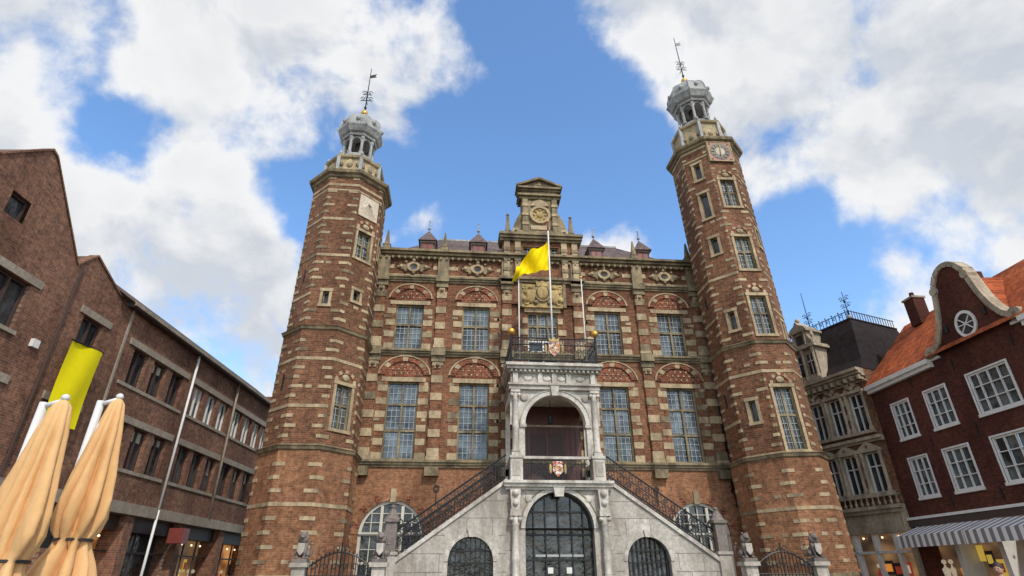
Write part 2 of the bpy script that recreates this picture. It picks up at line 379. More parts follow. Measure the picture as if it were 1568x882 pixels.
window(b,-.75,.75,11.9,13.3,0,GLS,STD,3,[.5],LEADB); window(b,-.75,.75,9.9,11.85,0,GLD,WHT,2,[.7])
for s_ in (-1,1):
    for k in range(5):
        w=.4 if k%2 else .25; a0,a1=sorted((s_*.75,s_*(.75+w))); b.box(a0,a1,-.05,.05,10.3+k*.6,10.6+k*.6,ST)
b.box(-.98,.98,-.2,.5,17.7,20.2,STD)
b.box(-1.2,1.2,-.34,.55,17.7,17.95,STD)
for s_ in (-1,1):
    b.box(s_*.8-.14,s_*.8+.14,-.34,-.18,17.95,20.0,STD)
    for z in (18.3,18.9,19.5): b.box(s_*.8-.17,s_*.8+.17,-.38,-.18,z,z+.16,ST)
    pts=[(s_*.98,17.7),(s_*1.55,17.7)]+[(s_*(.98+.5*math.cos(t)**2*1.0),17.8+1.5*math.sin(t)) for t in [i*pi/2/8 for i in range(9)]]
    b.prism(pts if s_>0 else pts[::-1],-.12,.3,STD)
    b.ring(s_*1.3,17.98,.08,.22,0,2*pi,-.18,.3,12,ST)
    b.lathe([(.2,17.7),(.2,18.05),(.24,18.1),(.17,18.15),(.09,19.05),(.03,19.1)],4,STD,pi/4,s_*1.72,.1); b.sph((s_*1.72,.1,19.16),.09,STD,8)
b.ring(0,19.0,.42,.56,0,2*pi,-.36,-.18,24,ST); b.disc(0,19,.43,-.26,GILT,24)
b.sph((0,-.26,19.0),.2,GILT,8,1,.5,1)
for i in range(8): b.sph((.31*math.cos(i*pi/4),-.27,19+.31*math.sin(i*pi/4)),.07,GILT,6)
b.prism([(-.5,19.6),(.5,19.6),(.3,19.9),(0,20.02),(-.3,19.9)],-.3,-.18,ST); b.box(-.5,.5,-.3,-.18,18.05,18.3,ST)
for z0,z1,p in ((20.05,20.2,.3),(20.2,20.32,.44),(20.58,20.68,.32),(20.68,20.8,.46)): b.box(-1.0-p*.45,1.0+p*.45,-p,.55,z0,z1,STD)
b.box(-.98,.98,-.24,.5,20.32,20.58,STD)
b.prism([(-1.2,20.8),(1.2,20.8),(0,21.3)],-.26,.5,STD)
for s_ in (-1,1): b.prism([(s_*1.28,20.8),(s_*1.28,20.92),(0,21.46),(0,21.32)][::s_],-.46,.55,STD)
b.sph((0,-.3,20.96),.12,ST,8)
for x in (-7.95,-5,5,7.95):
    b.lathe([(.26,16.48),(.26,16.75),(.3,16.8),(.18,16.84),(.16,16.95),(.05,17.7),(.02,17.75)],4,STD,pi/4,x,-.05)
b.done('centre_gable',hall)

# ---------- roof & dormers
b=B()
zr=20.3;yr=4.8
b.add([(-8.4,.4,16.46),(8.4,.4,16.46),(5.6,yr,zr),(-5.6,yr,zr),(-8.4,9,16.4),(8.4,9,16.4)],[(0,1,2,3),(0,3,4),(1,5,2),(3,2,5,4)],SLATE)
b.box(-5.6,5.6,yr-.08,yr+.08,zr-.04,zr+.08,LEAD)
b.wall(-8.6,8.6,0,16.4,[],BR,y=9)
for s_ in (-8.6,8.6): b.quad((s_,0,0),(s_,9,0),(s_,9,16.4),(s_,0,16.4),BR)
for x in (-5.95,-3.25,3.2,5.8):
    b.box(x-.38,x+.38,.75,2.4,16.5,17.6,SLATE); b.box(x-.28,x+.28,.72,.76,16.75,17.5,RED); b.box(x-.02,x+.02,.70,.73,16.75,17.5,DKW)
    b.box(x-.42,x+.42,.7,2.4,17.6,17.66,WHB)
    b.add([(x-.5,.55,17.64),(x+.5,.55,17.64),(x+.5,2.6,17.64),(x-.5,2.6,17.64),(x,1.1,18.55),(x,2.6,18.3)],[(0,1,4),(1,2,5,4),(3,0,4,5),(0,3,2,1)],SLATE)
    b.tube((x,1.1,18.4),(x,1.1,19.15),.03,LEAD); b.sph((x,1.1,18.68),.09,LEAD,6); b.sph((x,1.1,19.15),.05,LEAD,6)
b.done('roof',hall)

# ---------- towers
GSTN=stone('lantern_stone',(.50,.41,.25),(.17,.145,.10),.75,2.2,.42,.62)
def tower(name,cx,cy,zc,lean,faces,k,extra,hl=0.0,tip=3.4):
    base=T(cx,cy)@Matrix.Rotation(lean,4,'Y'); b=B(base); O=pi/8
    st=[(0,5.85,1.93,BRB),(6.1,10.7,1.84,BRT),(10.95,zc,1.78,BRT)]
    for si,(z0,z1,Rr,mt) in enumerate(st):
        ap=Rr*math.cos(O);hw=Rr*math.sin(O)
        for fi in range(8):
            al=-pi/2+fi*pi/4; b.M=base@R(al+pi/2)
            ws=[w for w in faces.get(fi,[]) if z0<=w[1]<z1]
            b.wall(-hw,hw,z0,z1,[(w[0]-w[3],w[0]+w[3],w[1],w[2]) for w in ws],mt,y=-ap,d=.22,rm=ST)
            for w in ws:
                xa,xb=w[0]-w[3],w[0]+w[3]
                big=w[3]>.3
                window(b,xa,xb,w[1],w[2],-ap,GLS if big else GLD,STD,2 if big else 1,[.55] if big else [],LEADB if big else None,fw=.05,mw=.08,gy=.18,lx=.15)
                b.box(xa-.12,xa,-ap-.03,-ap+.05,w[1],w[2],ST); b.box(xb,xb+.12,-ap-.03,-ap+.05,w[1],w[2],ST)
                b.box(xa-.15,xb+.15,-ap-.05,-ap+.05,w[2],w[2]+.14,ST); b.box(xa-.15,xb+.15,-ap-.06,-ap+.05,w[1]-.12,w[1],ST)
                if big:
                    b.ring(w[0],w[2]+.14,.36,.5,0,pi,-ap-.05,-ap+.02,9,[ST,BRD,ST,BRD,ST,BRD,ST,BRD,ST]); b.sph((w[0],-ap-.02,w[2]+.32),.15,ST,6,1.3,.4,1)
            z=z0+.22;j=0
            while z<z1-.2:
                hh=.13; full=(j%5==3)
                clash=any(w[1]-.2<z+hh and z<w[2]+(.6 if w[3]>.3 else .18) for w in faces.get(fi,[]))
                skip=any(e[0]==fi and e[1]<z+hh and z<e[2] for e in extra)
                mm=ST if random.random()<.75 else STD
                if full and not clash and not skip:
                    b.box(-hw,hw,-ap-.018,-ap+.03,z,z+hh,mm)
                else:
                    L=.36 if (j+fi)%2 else .2
                    if clash or skip: L=min(L,hw-.62) if hw-.62>.05 else .12
                    L*=random.uniform(.85,1.15)
                    b.box(-hw,-hw+L,-ap-.018,-ap+.03,z,z+hh,mm); b.box(hw-L,hw,-ap-.018,-ap+.03,z,z+hh,ST if random.random()<.75 else STD)
                    if not clash and not skip and random.random()<.12:
                        o=random.uniform(-.2,.2); b.box(o-.12,o+.12,-ap-.012,-ap+.03,z,z+hh,ST)
                z+=.385 if si else .46; j+=1
            if si and not faces.get(fi): 
                b.box(-.02,.02,-ap-.05,-ap,z0+2.2,z0+2.8,IRON)
        b.M=base
    for z,R0 in ((5.85,1.93),(10.7,1.84)):
        b.lathe([(R0,z),(R0+.06,z+.03),(R0+.1,z+.12),(R0+.14,z+.16),(R0-.1,z+.26)],8,STD,O,cap=False)
    Rt=1.78
    b.lathe([(Rt,zc-.9),(Rt+.03,zc-.88),(Rt+.03,zc-.8),(Rt,zc-.78)],8,ST,O,cap=False)
    b.lathe([(Rt,zc-.15),(Rt+.1,zc-.1),(Rt+.12,zc),(Rt+.26,zc+.06),(Rt+.3,zc+.18),(Rt+.3,zc+.22),(1.5,zc+.5)],8,STD,O,cap=False)
    D=zc+.4
    b.lathe([(1.46,D),(1.46,D+.15),(1.38,D+.18),(1.38,D+.95+hl),(1.5,D+1.0+hl),(1.54,D+1.1+hl),(1.3,D+1.3+hl),(1.0,D+1.5+hl)],8,GSTN,O,cap=False)
    for i in range(8):
        al=-pi/2+i*pi/4; b.M=base@R(al+pi/2); ap=1.38*math.cos(O)
        b.prism([(-.3,D+.3),(.3,D+.3),(.3,D+.7),(0,D+.92),(-.3,D+.7)],-ap-.05,-ap+.02,ST)
        b.sph((0,-ap-.04,D+.52),.16,STD,6,1,.5,1)
        for k2 in (-.4,.4): b.sph((k2,-ap-.03,D+.6),.1,STD,6,1,.5,1.4)
        b.M=base; v=al+O
        b.box(1.42*math.cos(v)-.08,1.42*math.cos(v)+.08,1.42*math.sin(v)-.08,1.42*math.sin(v)+.08,D+.1,D+1.12+hl,LEAD)
        b.lathe([(.1,D+1.12+hl),(.04,D+1.2+hl),(.09,D+1.3+hl),(.02,D+1.5+hl)],6,LEAD,0,1.36*math.cos(v),1.36*math.sin(v))
    L=D+1.4+hl
    b.lathe([(1.0,L),(.98,L+.22),(.85,L+.3),(.85,L+.4)],8,LEAD,O)
    hcol=1.25*k
    for i in range(8):
        v=O+i*pi/4; x,y=.74*k*math.cos(v),.74*k*math.sin(v)
        b.lathe([(.12,L+.4),(.12,L+.52),(.08,L+.56),(.075,L+.2+hcol-.15),(.12,L+.2+hcol),(.12,L+.3+hcol)],8,LEAD,0,x,y)
        b.M=base@R(v+pi/8+pi/2); ap=.74*k*math.cos(O); hw=.74*k*math.sin(O)
        b.ring(0,L+hcol,hw*.7,hw,0,pi,-ap-.05,-ap+.05,8,LEAD); b.M=base
    b.lathe([(.2,L+.4),(.2,L+.3+hcol)],8,DKW,O)
    q=L+.3+hcol
    b.lathe([(.9*k,q),(.94*k,q+.1),(.86*k,q+.15)],8,LEAD,O)
    pr=[(.84,.13),(1.02,.22),(1.13,.42),(1.2,.52),(1.2,.6),(1.13,.68),(1.12,.95),(1.02,1.25),(.8,1.52),(.5,1.72),(.26,1.86),(.14,2.0),(.1,2.15)]
    b.lathe([(r*k,q+z*k) for r,z in pr],8,LEAD,O)
    for i in range(8):
        v=O+i*pi/4
        b.path([(r*k*1.01*math.cos(v),r*k*1.01*math.sin(v),q+z*k) for r,z in pr],.03,LEAD,5)
        v+=O; b.sph((1.14*k*.93*math.cos(v),1.14*k*.93*math.sin(v),q+.95*k),.12,LEAD,6,1,1,1.3)
    t=q+2.15*k
    b.sph((0,0,t+.12),.19,GOLD,10); b.tube((0,0,t+.2),(0,0,t+tip),.04,IRON,6,.02); b.sph((0,0,t+.55),.08,IRON,6)
    for zz,ww in ((1.1,.32),(1.55,.24)):
        b.tube((-ww,0,t+zz),(ww,0,t+zz),.025,IRON,4); scroll(b,ww*.6,t+zz+.14,.14,0,IRON,1,.018); scroll(b,-ww*.6,t+zz+.14,.14,0,IRON,-1,.018)
        b.tube((0,-ww,t+zz),(0,ww,t+zz),.02,IRON,4)
    b.prism([(0,t+tip-.75),(.36,t+tip-.65),(.28,t+tip-.55),(.36,t+tip-.4),(0,t+tip-.55)],-.012,.012,IRON)
    b.M=base
    return b,base
O=pi/8
lf={0:[(0,11.9,12.5,.13)],1:[(0,6.75,8.5,.36),(0,12.3,12.8,.16),(0,14.4,15.8,.36)],2:[(0,15,16,.15)]}
bt,base=tower('lt',-9.75,-1.5,18.7,0,lf,1.0,[(1,16.4,17.9)],0,3.6)
bt.M=base@R(pi/4); ap=1.78*math.cos(O)
bt.box(-.52,.52,-ap-.05,-ap+.02,16.6,17.75,PALE); bt.tube((0,-ap-.05,17.4),(0,-ap-.3,17.1),.015,IRON,4)
for i in range(-3,4): bt.tube((0,-ap-.055,17.45),(.13*i,-ap-.055,16.75),.006,STD,4)
bt.done('tower',hall)
rf={0:[(0,6.15,8.75,.42),(0,11.2,13.1,.40),(0,14.5,16.3,.40),(0,18.1,19.75,.38)],
    7:[(0,7.4,8.3,.15),(0,11.6,12.5,.15),(0,15.6,16.5,.17),(0,17.7,19.2,.2),(.0,20.1,21.1,.17)],1:[(0,11,12,.16),(0,16,17,.16)]}
bt,base=tower('rt',9.9,-1.5,22.25,rad(-1.75),rf,1.12,[(0,20.9,22.5)],.35,4.0)
bt.M=base
ap=1.78*math.cos(O); zc=21.55
hq=.66
bt.box(-hq-.03,hq+.0,-ap-.08,-ap+.02,zc-hq,zc+hq,STD); bt.box(-hq+.06,hq-.06,-ap-.11,-ap-.05,zc-hq+.06,zc+hq-.06,CLR)
bt.disc(0,zc,.54,-ap-.125,CLOCK,28); bt.disc(0,zc,.25,-ap-.13,PALE,24)
bt.box(-hq,hq-.0,-ap-.13,-ap-.1,zc+hq-.06,zc+hq,ST); bt.box(-hq,hq,-ap-.13,-ap-.1,zc-hq,zc-hq+.06,ST)
for s_ in (-1,1): bt.box(s_*(hq-.03)-.03,s_*(hq-.03)+.03,-ap-.127,-ap-.1,zc-hq+.06,zc+hq-.06,ST)
for i in range(12):
    a=i*pi/6; c,s_=math.cos(a),math.sin(a)
    bt.tube((.32*c,-ap-.137,zc+.32*s_),(.49*c,-ap-.137,zc+.49*s_),.026,GILT,4)
bt.tube((0,-ap-.15,zc),(.02,-ap-.15,zc+.42),.03,GILT,4); bt.tube((0,-ap-.15,zc),(-.03,-ap-.15,zc-.26),.034,CLOCK,4)
for s1 in (-1,1):
    for s2 in (-1,1): bt.sph((s1*.5,-ap-.11,zc+s2*.5),.06,GILT,6)
bt.done('clock_tower',hall)

# ---------- porch
b=B(); yf=-2.6
def colpts(b,x,y,z0,z1,r,mat,sq=.0):
    h=z1-z0
    b.box(x-r*1.35,x+r*1.35,y-r*1.35,y+r*1.35,z0,z0+.12,mat); b.box(x-r*1.45,x+r*1.45,y-r*1.45,y+r*1.45,z1-.1,z1,mat)
    b.lathe([(r*1.3,z0+.12),(r*1.3,z0+.2),(r,z0+.26),(r*.98,z0+h*.4),(r*1.08,z0+h*.42),(r*1.08,z0+h*.46),(r*.95,z0+h*.48),(r*.85,z1-.42),(r*1.05,z1-.38),(r*.9,z1-.32),(r*1.3,z1-.1)],14,mat,0,x,y,True)
    for s_ in (-1,1): b.sph((x+s_*r*1.1,y-r*.8,z1-.2),.09,mat,6)
b.wall(-2.0,2.0,0,4.6,[(-1.3,1.3,0,3.25),(-1.3,1.3,3.25,4.55)],GS,y=yf,d=.5)
b.archfill(0,1.3,3.25,GS,yf,.5,26)
b.ring(0,3.25,1.3,1.46,0,pi,yf-.05,yf+.1,26,GW)
b.ring(0,3.25,1.46,1.5,0,pi,yf-.07,yf+.1,26,STD)
b.prism([(-.16,4.35),(.16,4.35),(.24,4.85),(-.24,4.85)],yf-.22,yf,GW)
for s_ in (-1,1):
    b.quad((s_*2,yf,0),(s_*2,0,0),(s_*2,0,4.6),(s_*2,yf,4.6),GS)
    b.box(s_*1.68-.2,s_*1.68+.2,yf-.3,yf,0,1.0,GS); colpts(b,s_*1.68,yf-.17,1.0,3.75,.14,GW)
    b.box(s_*1.68-.2,s_*1.68+.2,yf-.32,yf,3.75,3.9,GS)
    b.prism([(s_*1.68-.15,3.9),(s_*1.68+.15,3.9),(s_*1.68+.2,4.6),(s_*1.68-.2,4.6)],yf-.3,yf,GW)
    b.sph((s_*1.68,yf-.3,4.1),.12,GW,8); b.sph((s_*1.68,yf-.3,4.45),.14,GW,8)
    b.sph((s_*1.15,yf-.03,4.28),.15,GW,8,1,.4,1)
    for z in (.9,1.7,2.5,3.3,4.1): b.box(min(s_*1.48,s_*2.0),max(s_*1.48,s_*2.0),yf-.004,yf+.01,z,z+.02,PK)
b.quad((-1.3,yf+.4,0),(1.3,yf+.4,0),(1.3,yf+.4,4.55),(-1.3,yf+.4,4.55),GLD)
b.ring(0,3.25,1.22,1.3,0,pi,yf+.3,yf+.4,24,IRON)
for x in (-.95,-.5,0,.5,.95): b.box(x-.025,x+.025,yf+.3,yf+.38,0,3.25+math.sqrt(1.5-x*x)*.98,IRON)
for z in (1.1,2.2,3.05,3.25,3.85): 
    hw=1.28 if z<3.3 else math.sqrt(1.6-(z-3.25)**2); b.box(-hw,hw,yf+.28,yf+.39,z-.03,z+.03,IRON)
for x in (-.35,.35): b.box(x-.1,x+.1,yf+.33,yf+.36,1.75,1.95,WHT)
b.box(-.9,.9,yf+.3,yf+.36,2.3,2.38,LEADB)
for z0,z1,p in ((4.6,4.7,.12),(4.7,4.82,.25),(4.82,4.92,.34)): b.box(-2.0-p*.4,2.0+p*.4,yf-p,0,z0,z1,GW)
for s_ in (-1,1):
    x=s_*1.62; b.box(x-.24,x+.24,yf-.2,yf+.35,4.92,5.85,GW); b.box(x-.27,x+.27,yf-.24,yf+.38,5.76,5.86,GW); b.box(x-.15,x+.15,yf-.22,yf-.19,5.1,5.65,GS)
    colpts(b,s_*1.64,yf-.02,5.86,8.5,.13,GW); b.box(s_*1.38-.12,s_*1.38+.12,yf-.0,yf+.3,5.86,7.1,GW)
    x=s_*1.75; b.box(x-.1,x+.1,-.3,0,4.92,8.5,GW); b.box(x-.12,x+.12,yf+.3,-.3,5.72,5.84,GW)
    for i in range(9): b.tube((x,yf+.5+i*.2,4.92),(x,yf+.5+i*.2,5.72),.02,IRON,4)
    y0=yf+.3
    b.box(x-.12,x+.12,y0,-.3,8.1,8.55,GW)
b.box(-1.38,1.38,yf-.06,yf+.08,5.76,5.86,GW)
for i in range(24):
    x=-1.3+i*2.6/23; b.tube((x,yf,4.92),(x,yf,5.76),.013,IRON,4)
for x in (-1.05,-.7,-.45,.45,.7,1.05):
    scroll(b,x,5.52,.13,yf-.02,IRON,1,.02); scroll(b,x,5.2,.12,yf-.02,IRON,-1,.02)
b.prism([(-.2,5.66),(.2,5.66),(.2,5.28),(0,5.08),(-.2,5.28)],yf-.12,yf-.07,CREST)
for s_ in (-1,1): b.sph((s_*.29,yf-.1,5.38),.08,GILT,6,.7,.4,2.4)
b.wall(-1.85,1.85,7.1,8.55,[(-1.24,1.24,7.1,8.34)],GW,y=yf+.03,d=.3)
b.archfill(0,1.24,7.1,GW,yf+.03,.3,26)
b.ring(0,7.1,1.24,1.42,0,pi,yf-.05,yf+.05,26,GW)
b.ring(0,7.1,1.42,1.46,0,pi,yf-.08,yf+.05,26,GS)
for s_ in (-1,1): b.box(s_*1.33-.13,s_*1.33+.13,yf-.07,yf+.32,7.0,7.12,GS)
for s_ in (-1,1): b.sph((s_*1.28,yf,8.22),.16,GS,8,1,.4,1)
b.prism([(-.12,8.28),(.12,8.28),(.18,8.7),(-.18,8.7)],yf-.18,yf,GW)
for z0,z1,p in ((8.55,8.72,.12),(8.72,8.8,.2),(9.25,9.38,.15),(9.38,9.5,.3),(9.5,9.62,.42)): b.box(-1.85-p*.5,1.85+p*.5,yf-p,0,z0,z1,GS if p<.3 else GW)
b.box(-1.83,1.83,yf-.04,0,8.8,9.25,GS)
for x in (-1.64,-.6,0,.6,1.64): b.box(x-.1,x+.1,yf-.14,yf,8.82,9.24,GW)
for x in (-1.1,-.3,.3,1.1): b.sph((x,yf-.05,9.03),.15,GW,8,1.3,.3,.8)
x=-1.85
while x<1.8: b.box(x,x+.09,yf-.26,yf-.1,9.27,9.37,GS); x+=.19
b.box(-1.75,1.75,-.12,-.005,4.92,8.5,WOOD)
for i in range(14): b.box(-1.6+i*.24,-1.585+i*.24,-.14,-.12,4.95,8.3,DKW)
b.box(-.72,.72,-.17,-.12,4.95,7.3,DKW); b.box(-.02,.02,-.19,-.16,4.95,7.3,RED)
b.tube((0,-1.3,8.5),(0,-1.3,7.9),.015,IRON,5); b.lathe([(.05,7.9),(.13,7.8),(.1,7.5),(.03,7.42)],8,IRON,0,0,-1.3)
b.done('porch',hall)
# balcony railing
b=B(); zt=10.75; xs=1.82; y=yf-.3
for (p,q) in (((-xs,y),(xs,y)),((-xs,y),(-xs,-.05)),((xs,y),(xs,-.05))):
    for z in (9.75,10.45,zt): b.tube((*p,z),(*q,z),.032,IRON,5)
    n=int(math.dist(p,q)/.11)
    for i in range(n+1):
        t=i/n; X=p[0]+(q[0]-p[0])*t;Y=p[1]+(q[1]-p[1])*t; b.tube((X,Y,9.62),(X,Y,zt),.014,IRON,4)
for i in range(12):
    X=-xs+.15+i*(2*xs-.3)/11
    scroll(b,X,10.15,.13,y-.03,IRON,1 if i%2 else -1,.026); scroll(b,X,9.92,.1,y-.03,IRON,-1 if i%2 else 1,.02); b.ring(X,10.6,.07,.1,0,2*pi,y-.01,y+.01,8,IRON)
for s_ in (-1,1):
    for Y in (y,-.2):
        b.tube((s_*xs,Y,9.62),(s_*xs,Y,10.9),.045,IRON,6)
    b.sph((s_*xs,y,11.02),.16,GOLD,12)
b.prism([(-.24,10.55),(.24,10.55),(.24,10.15),(0,9.9),(-.24,10.15)],y-.1,y-.05,CREST)
for s_ in (-1,1): b.sph((s_*.36,y-.08,10.25),.1,GILT,6,.6,.4,2.0)
b.prism([(-.2,10.57),(-.24,10.75),(-.1,10.68),(0,10.8),(.1,10.68),(.24,10.75),(.2,10.57)],y-.1,y-.05,GILT)
b.done('balcony_railing',hall)

# ---------- stairs
for sg,nm in ((-1,'stairs'),(1,'stairs_east')):
    b=B(Matrix.Diagonal((sg,1,1,1)))
    top=lambda x: 4.85-(x-2.0)*(2.75/4.0)
    xs=[2.0+i*.125 for i in range(33)]
    cx,r,zs=3.3,.82,2.15
    A=[x for x in xs if 2.0<x<cx-r-1e-4]; C=[x for x in xs if x>cx+r+1e-4]
    D_=[cx-r+1e-5+(2*r-2e-5)*i/24 for i in range(25)]
    b.cols([2.0]+A+[cx-r],lambda x:0,top,yf,yf+.4,GS)
    b.cols(D_,lambda x: zs+math.sqrt(max(0,r*r-(x-cx)**2)),top,yf,yf+.4,GS)
    b.cols([cx+r]+C,lambda x:0,top,yf,yf+.4,GS)
    b.ring(cx,zs,r,r+.14,0,pi,yf-.03,yf+.05,15,[GS,GW]); b.prism([(cx-.08,zs+r-.02),(cx+.08,zs+r-.02),(cx+.13,zs+r+.24),(cx-.13,zs+r+.24)],yf-.09,yf,GW)
    b.quad((cx-r,yf+.3,0),(cx+r,yf+.3,0),(cx+r,yf+.3,zs+r),(cx-r,yf+.3,zs+r),GLD)
    for i in range(9):
        x=cx-r+.1+i*(2*r-.2)/8; b.box(x-.015,x+.015,yf+.2,yf+.24,0,zs+math.sqrt(max(0,r*r-(x-cx)**2)),IRON)
    for z in (.5,1.3,2.1,2.5): b.box(cx-r,cx+r,yf+.19,yf+.25,z-.02,z+.02,IRON)
    rowi=0
    for z in (.6,1.2,1.8,2.4,3.0,3.6,4.2):
        xm=2.0+(4.85-z)/(2.75/4)-.05
        segs=[(2.02,min(xm,6.0))]
        if z<zs+r+.1: segs=[(2.02,cx-r-.16),(cx+r+.16,min(xm,6.0))]
        for a_,c_ in segs:
            if c_>a_: b.box(a_,c_,yf-.004,yf+.01,z-.010,z+.010,PK)
            x=2.02+(.5 if rowi%2 else .95)
            while x<c_-.1:
                if x>a_+.05: b.box(x-.008,x+.008,yf-.003,yf+.01,z-.59,z-.011,PK)
                if x>a_+.05 and x+.95<c_ and random.random()<.5: b.box(x+.012,x+.93,yf-.006,yf+.01,z-.585,z-.013,GW)
                x+=.95
        rowi+=1
    b.prism([(2.0,4.85),(6.05,2.06),(6.05,2.22),(2.0,5.01)],yf-.08,yf+.45,GW)
    for i in range(16):
        x0=2.0+i*.25; zt_=4.9-i*.17; b.box(x0,x0+.25,yf+.4,-.35,0,zt_,GS)
    b.cols([2.0,6.0],lambda x:0,top,-.35,-.02,GS)
    for Y in (yf+.18,-.3):
        f=lambda x: 5.0-(x-2)*(2.75/4)
        for dz in (.12,.62,.95): b.tube((2,Y,f(2)+dz),(6,Y,f(6)+dz),.035 if dz>.9 else .02,IRON,5)
        for i in range(33):
            x=2.05+i*.12; b.tube((x,Y,f(x)),(x,Y,f(x)+.95),.014,IRON,4)
        for i in range(12):
            x=2.2+i*.32; scroll(b,x,f(x)+.38,.15,Y-.02,IRON,1 if i%2 else -1,.024); b.ring(x+.1,f(x+.1)+.78,.06,.09,0,2*pi,Y-.01,Y+.01,8,IRON)
        scroll(b,5.95,f(6)+1.15,.22,Y,IRON,1,.03)
    x=6.2; 
    b.box(x-.24,x+.24,yf-.1,yf+.38,0,2.4,GS); b.box(x-.2,x+.2,yf-.06,yf+.34,2.4,3.45,PK); b.box(x-.27,x+.27,yf-.13,yf+.41,3.45,3.55,PK)
    b.lathe([(.3,3.55),(.22,3.65),(.2,3.72),(.08,3.9),(.11,3.98),(.03,4.05)],8,PK,O,x,yf+.14)
    b.box(x-.29,x+.29,yf-.15,yf+.43,2.36,2.46,GS)
    b.done(nm,hall)
b=B()
for x in (-6.5,6.5):
    for s_ in (-1,1): b.ring(x+s_*1.75,5.0,.09,.13,0,2*pi,-.08,-.04,10,IRON); b.tube((x+s_*1.75,-.06,4.3),(x+s_*1.75,-.06,4.9),.02,IRON,4)
b.done('wall_anchors',hall)

# ================================================================== flags
def flagpole(x,z1,r,red=False):
    b=B(); y=yf-.05
    b.tube((x,y,9.62),(x,y,z1),r,WHT,8,r*.6); b.lathe([(r*2.2,9.63),(r*2.2,9.75),(r*1.3,9.8)],10,IRON,0,x,y)
    b.sph((x,y,z1+.05),.07,GOLD,8)
    if red: b.tube((x,y,z1-.5),(x,y,z1),r*.9,RED,8)
    o=b.done('flagpole'); return o
flagpole(0,16.95,.05,True); flagpole(-1.45,13.9,.035); flagpole(1.45,13.9,.035)
b=B(); nx,nz=36,16; vs=[];fs=[]
for i in range(nx+1):
    u=i/nx
    for j in range(nz+1):
        v=j/nz
        topz=15.85-.75*u-.75*u*u-.06*math.sin(u*9); h=1.55-.85*u
        x=-.06-1.55*u+.05*math.sin(7*u+3*v)-.12*v*u; z=topz-v*h-.10*math.sin(pi*u)
        y=yf-.05+.26*math.sin(u*10+v*3.4)*(.15+u)+.06*math.sin(u*23-v*6)
        vs.append((x,y,z))
for i in range(nx):
    for j in range(nz): a=i*(nz+1)+j; fs.append((a,a+1,a+nz+2,a+nz+1))
b.add(vs,fs,YEL,True); b.done('yellow_flag')

# ================================================================== gate pillars, lions, gates
def lion(x,y,z,sx):
    b=B(T(x,y,z)@Matrix.Diagonal((sx,1,1.1,1)))
    m=PK
    b.sph((0,.12,.2),.17,m,8,.95,1.1,1); b.sph((0,.0,.36),.15,m,8,.95,.9,1.35); b.sph((0,-.06,.55),.155,m,8,1,.9,1.05)
    b.sph((0,-.14,.62),.105,m,8,1,1.05,1.0); b.sph((0,-.24,.59),.055,m,6,1.1,1,.8)
    for s_ in (-1,1):
        b.tube((s_*.09,-.08,.42),(s_*.1,-.17,.03),.05,m,8,.04); b.sph((s_*.1,-.2,.03),.05,m,6,1,1.4,.7)
        b.sph((s_*.15,.08,.14),.11,m,8,.7,1.3,1); b.sph((s_*.16,-.08,.03),.05,m,6,1,1.6,.7); b.sph((s_*.08,-.1,.72),.035,m,6)
    b.path([(.1,.28,.06),(.22,.3,.1),(.26,.26,.25),(.2,.24,.38)],.022,m,6); b.sph((.19,.24,.42),.045,m,6)
    b.prism([(-.1,.42),(.1,.42),(.1,.2),(0,.08),(-.1,.2)],-.27,-.23,GS)
    return b.done('lion_statue')
GY=-4.0
for x in (-8.9,-6.35,6.4,8.95):
    b=B(); b.box(x-.26,x+.26,GY-.26,GY+.26,0,.4,GS); b.box(x-.21,x+.21,GY-.21,GY+.21,.4,1.95,GS); b.box(x-.29,x+.29,GY-.29,GY+.29,1.95,2.08,GS); b.box(x-.23,x+.23,GY-.25,GY+.25,2.08,2.2,PK)
    b.box(x-.13,x+.13,GY-.23,GY-.2,.7,1.7,GW); b.done('stone_gate_pillar')
    lion(x,GY,2.2,1.15 if x<0 else -1.15)
for x0,x1 in ((-8.65,-6.6),(6.65,8.7)):
    b=B(); n=16; zf=lambda t: 1.95+.45*math.sin(pi*t)
    for i in range(n+1):
        t=i/n; X=x0+(x1-x0)*t; b.tube((X,GY,.1),(X,GY,zf(t)),.018,IRON,5); b.lathe([(.001,zf(t)+.12),(.03,zf(t)+.04),(.012,zf(t))],5,IRON,0,X,GY)
    for z in (.2,1.1,1.7): b.tube((x0,GY,z),(x1,GY,z),.022,IRON,5)
    pts=[(x0+(x1-x0)*i/16,GY,zf(i/16)) for i in range(17)]; b.path(pts,.025,IRON,5)
    for i in range(6):
        X=x0+.2+i*(x1-x0-.4)/5; scroll(b,X,1.4,.16,GY-.02,IRON,1 if i%2 else -1,.02); scroll(b,X,1.95,.13,GY-.02,IRON,-1 if i%2 else 1,.018)
    b.tube(((x0+x1)/2,GY,.1),((x0+x1)/2,GY,2.7),.03,IRON,6); scroll(b,(x0+x1)/2+.14,2.5,.12,GY,IRON,1,.018); scroll(b,(x0+x1)/2-.14,2.5,.12,GY,IRON,-1,.018)
    b.done('iron_gate')

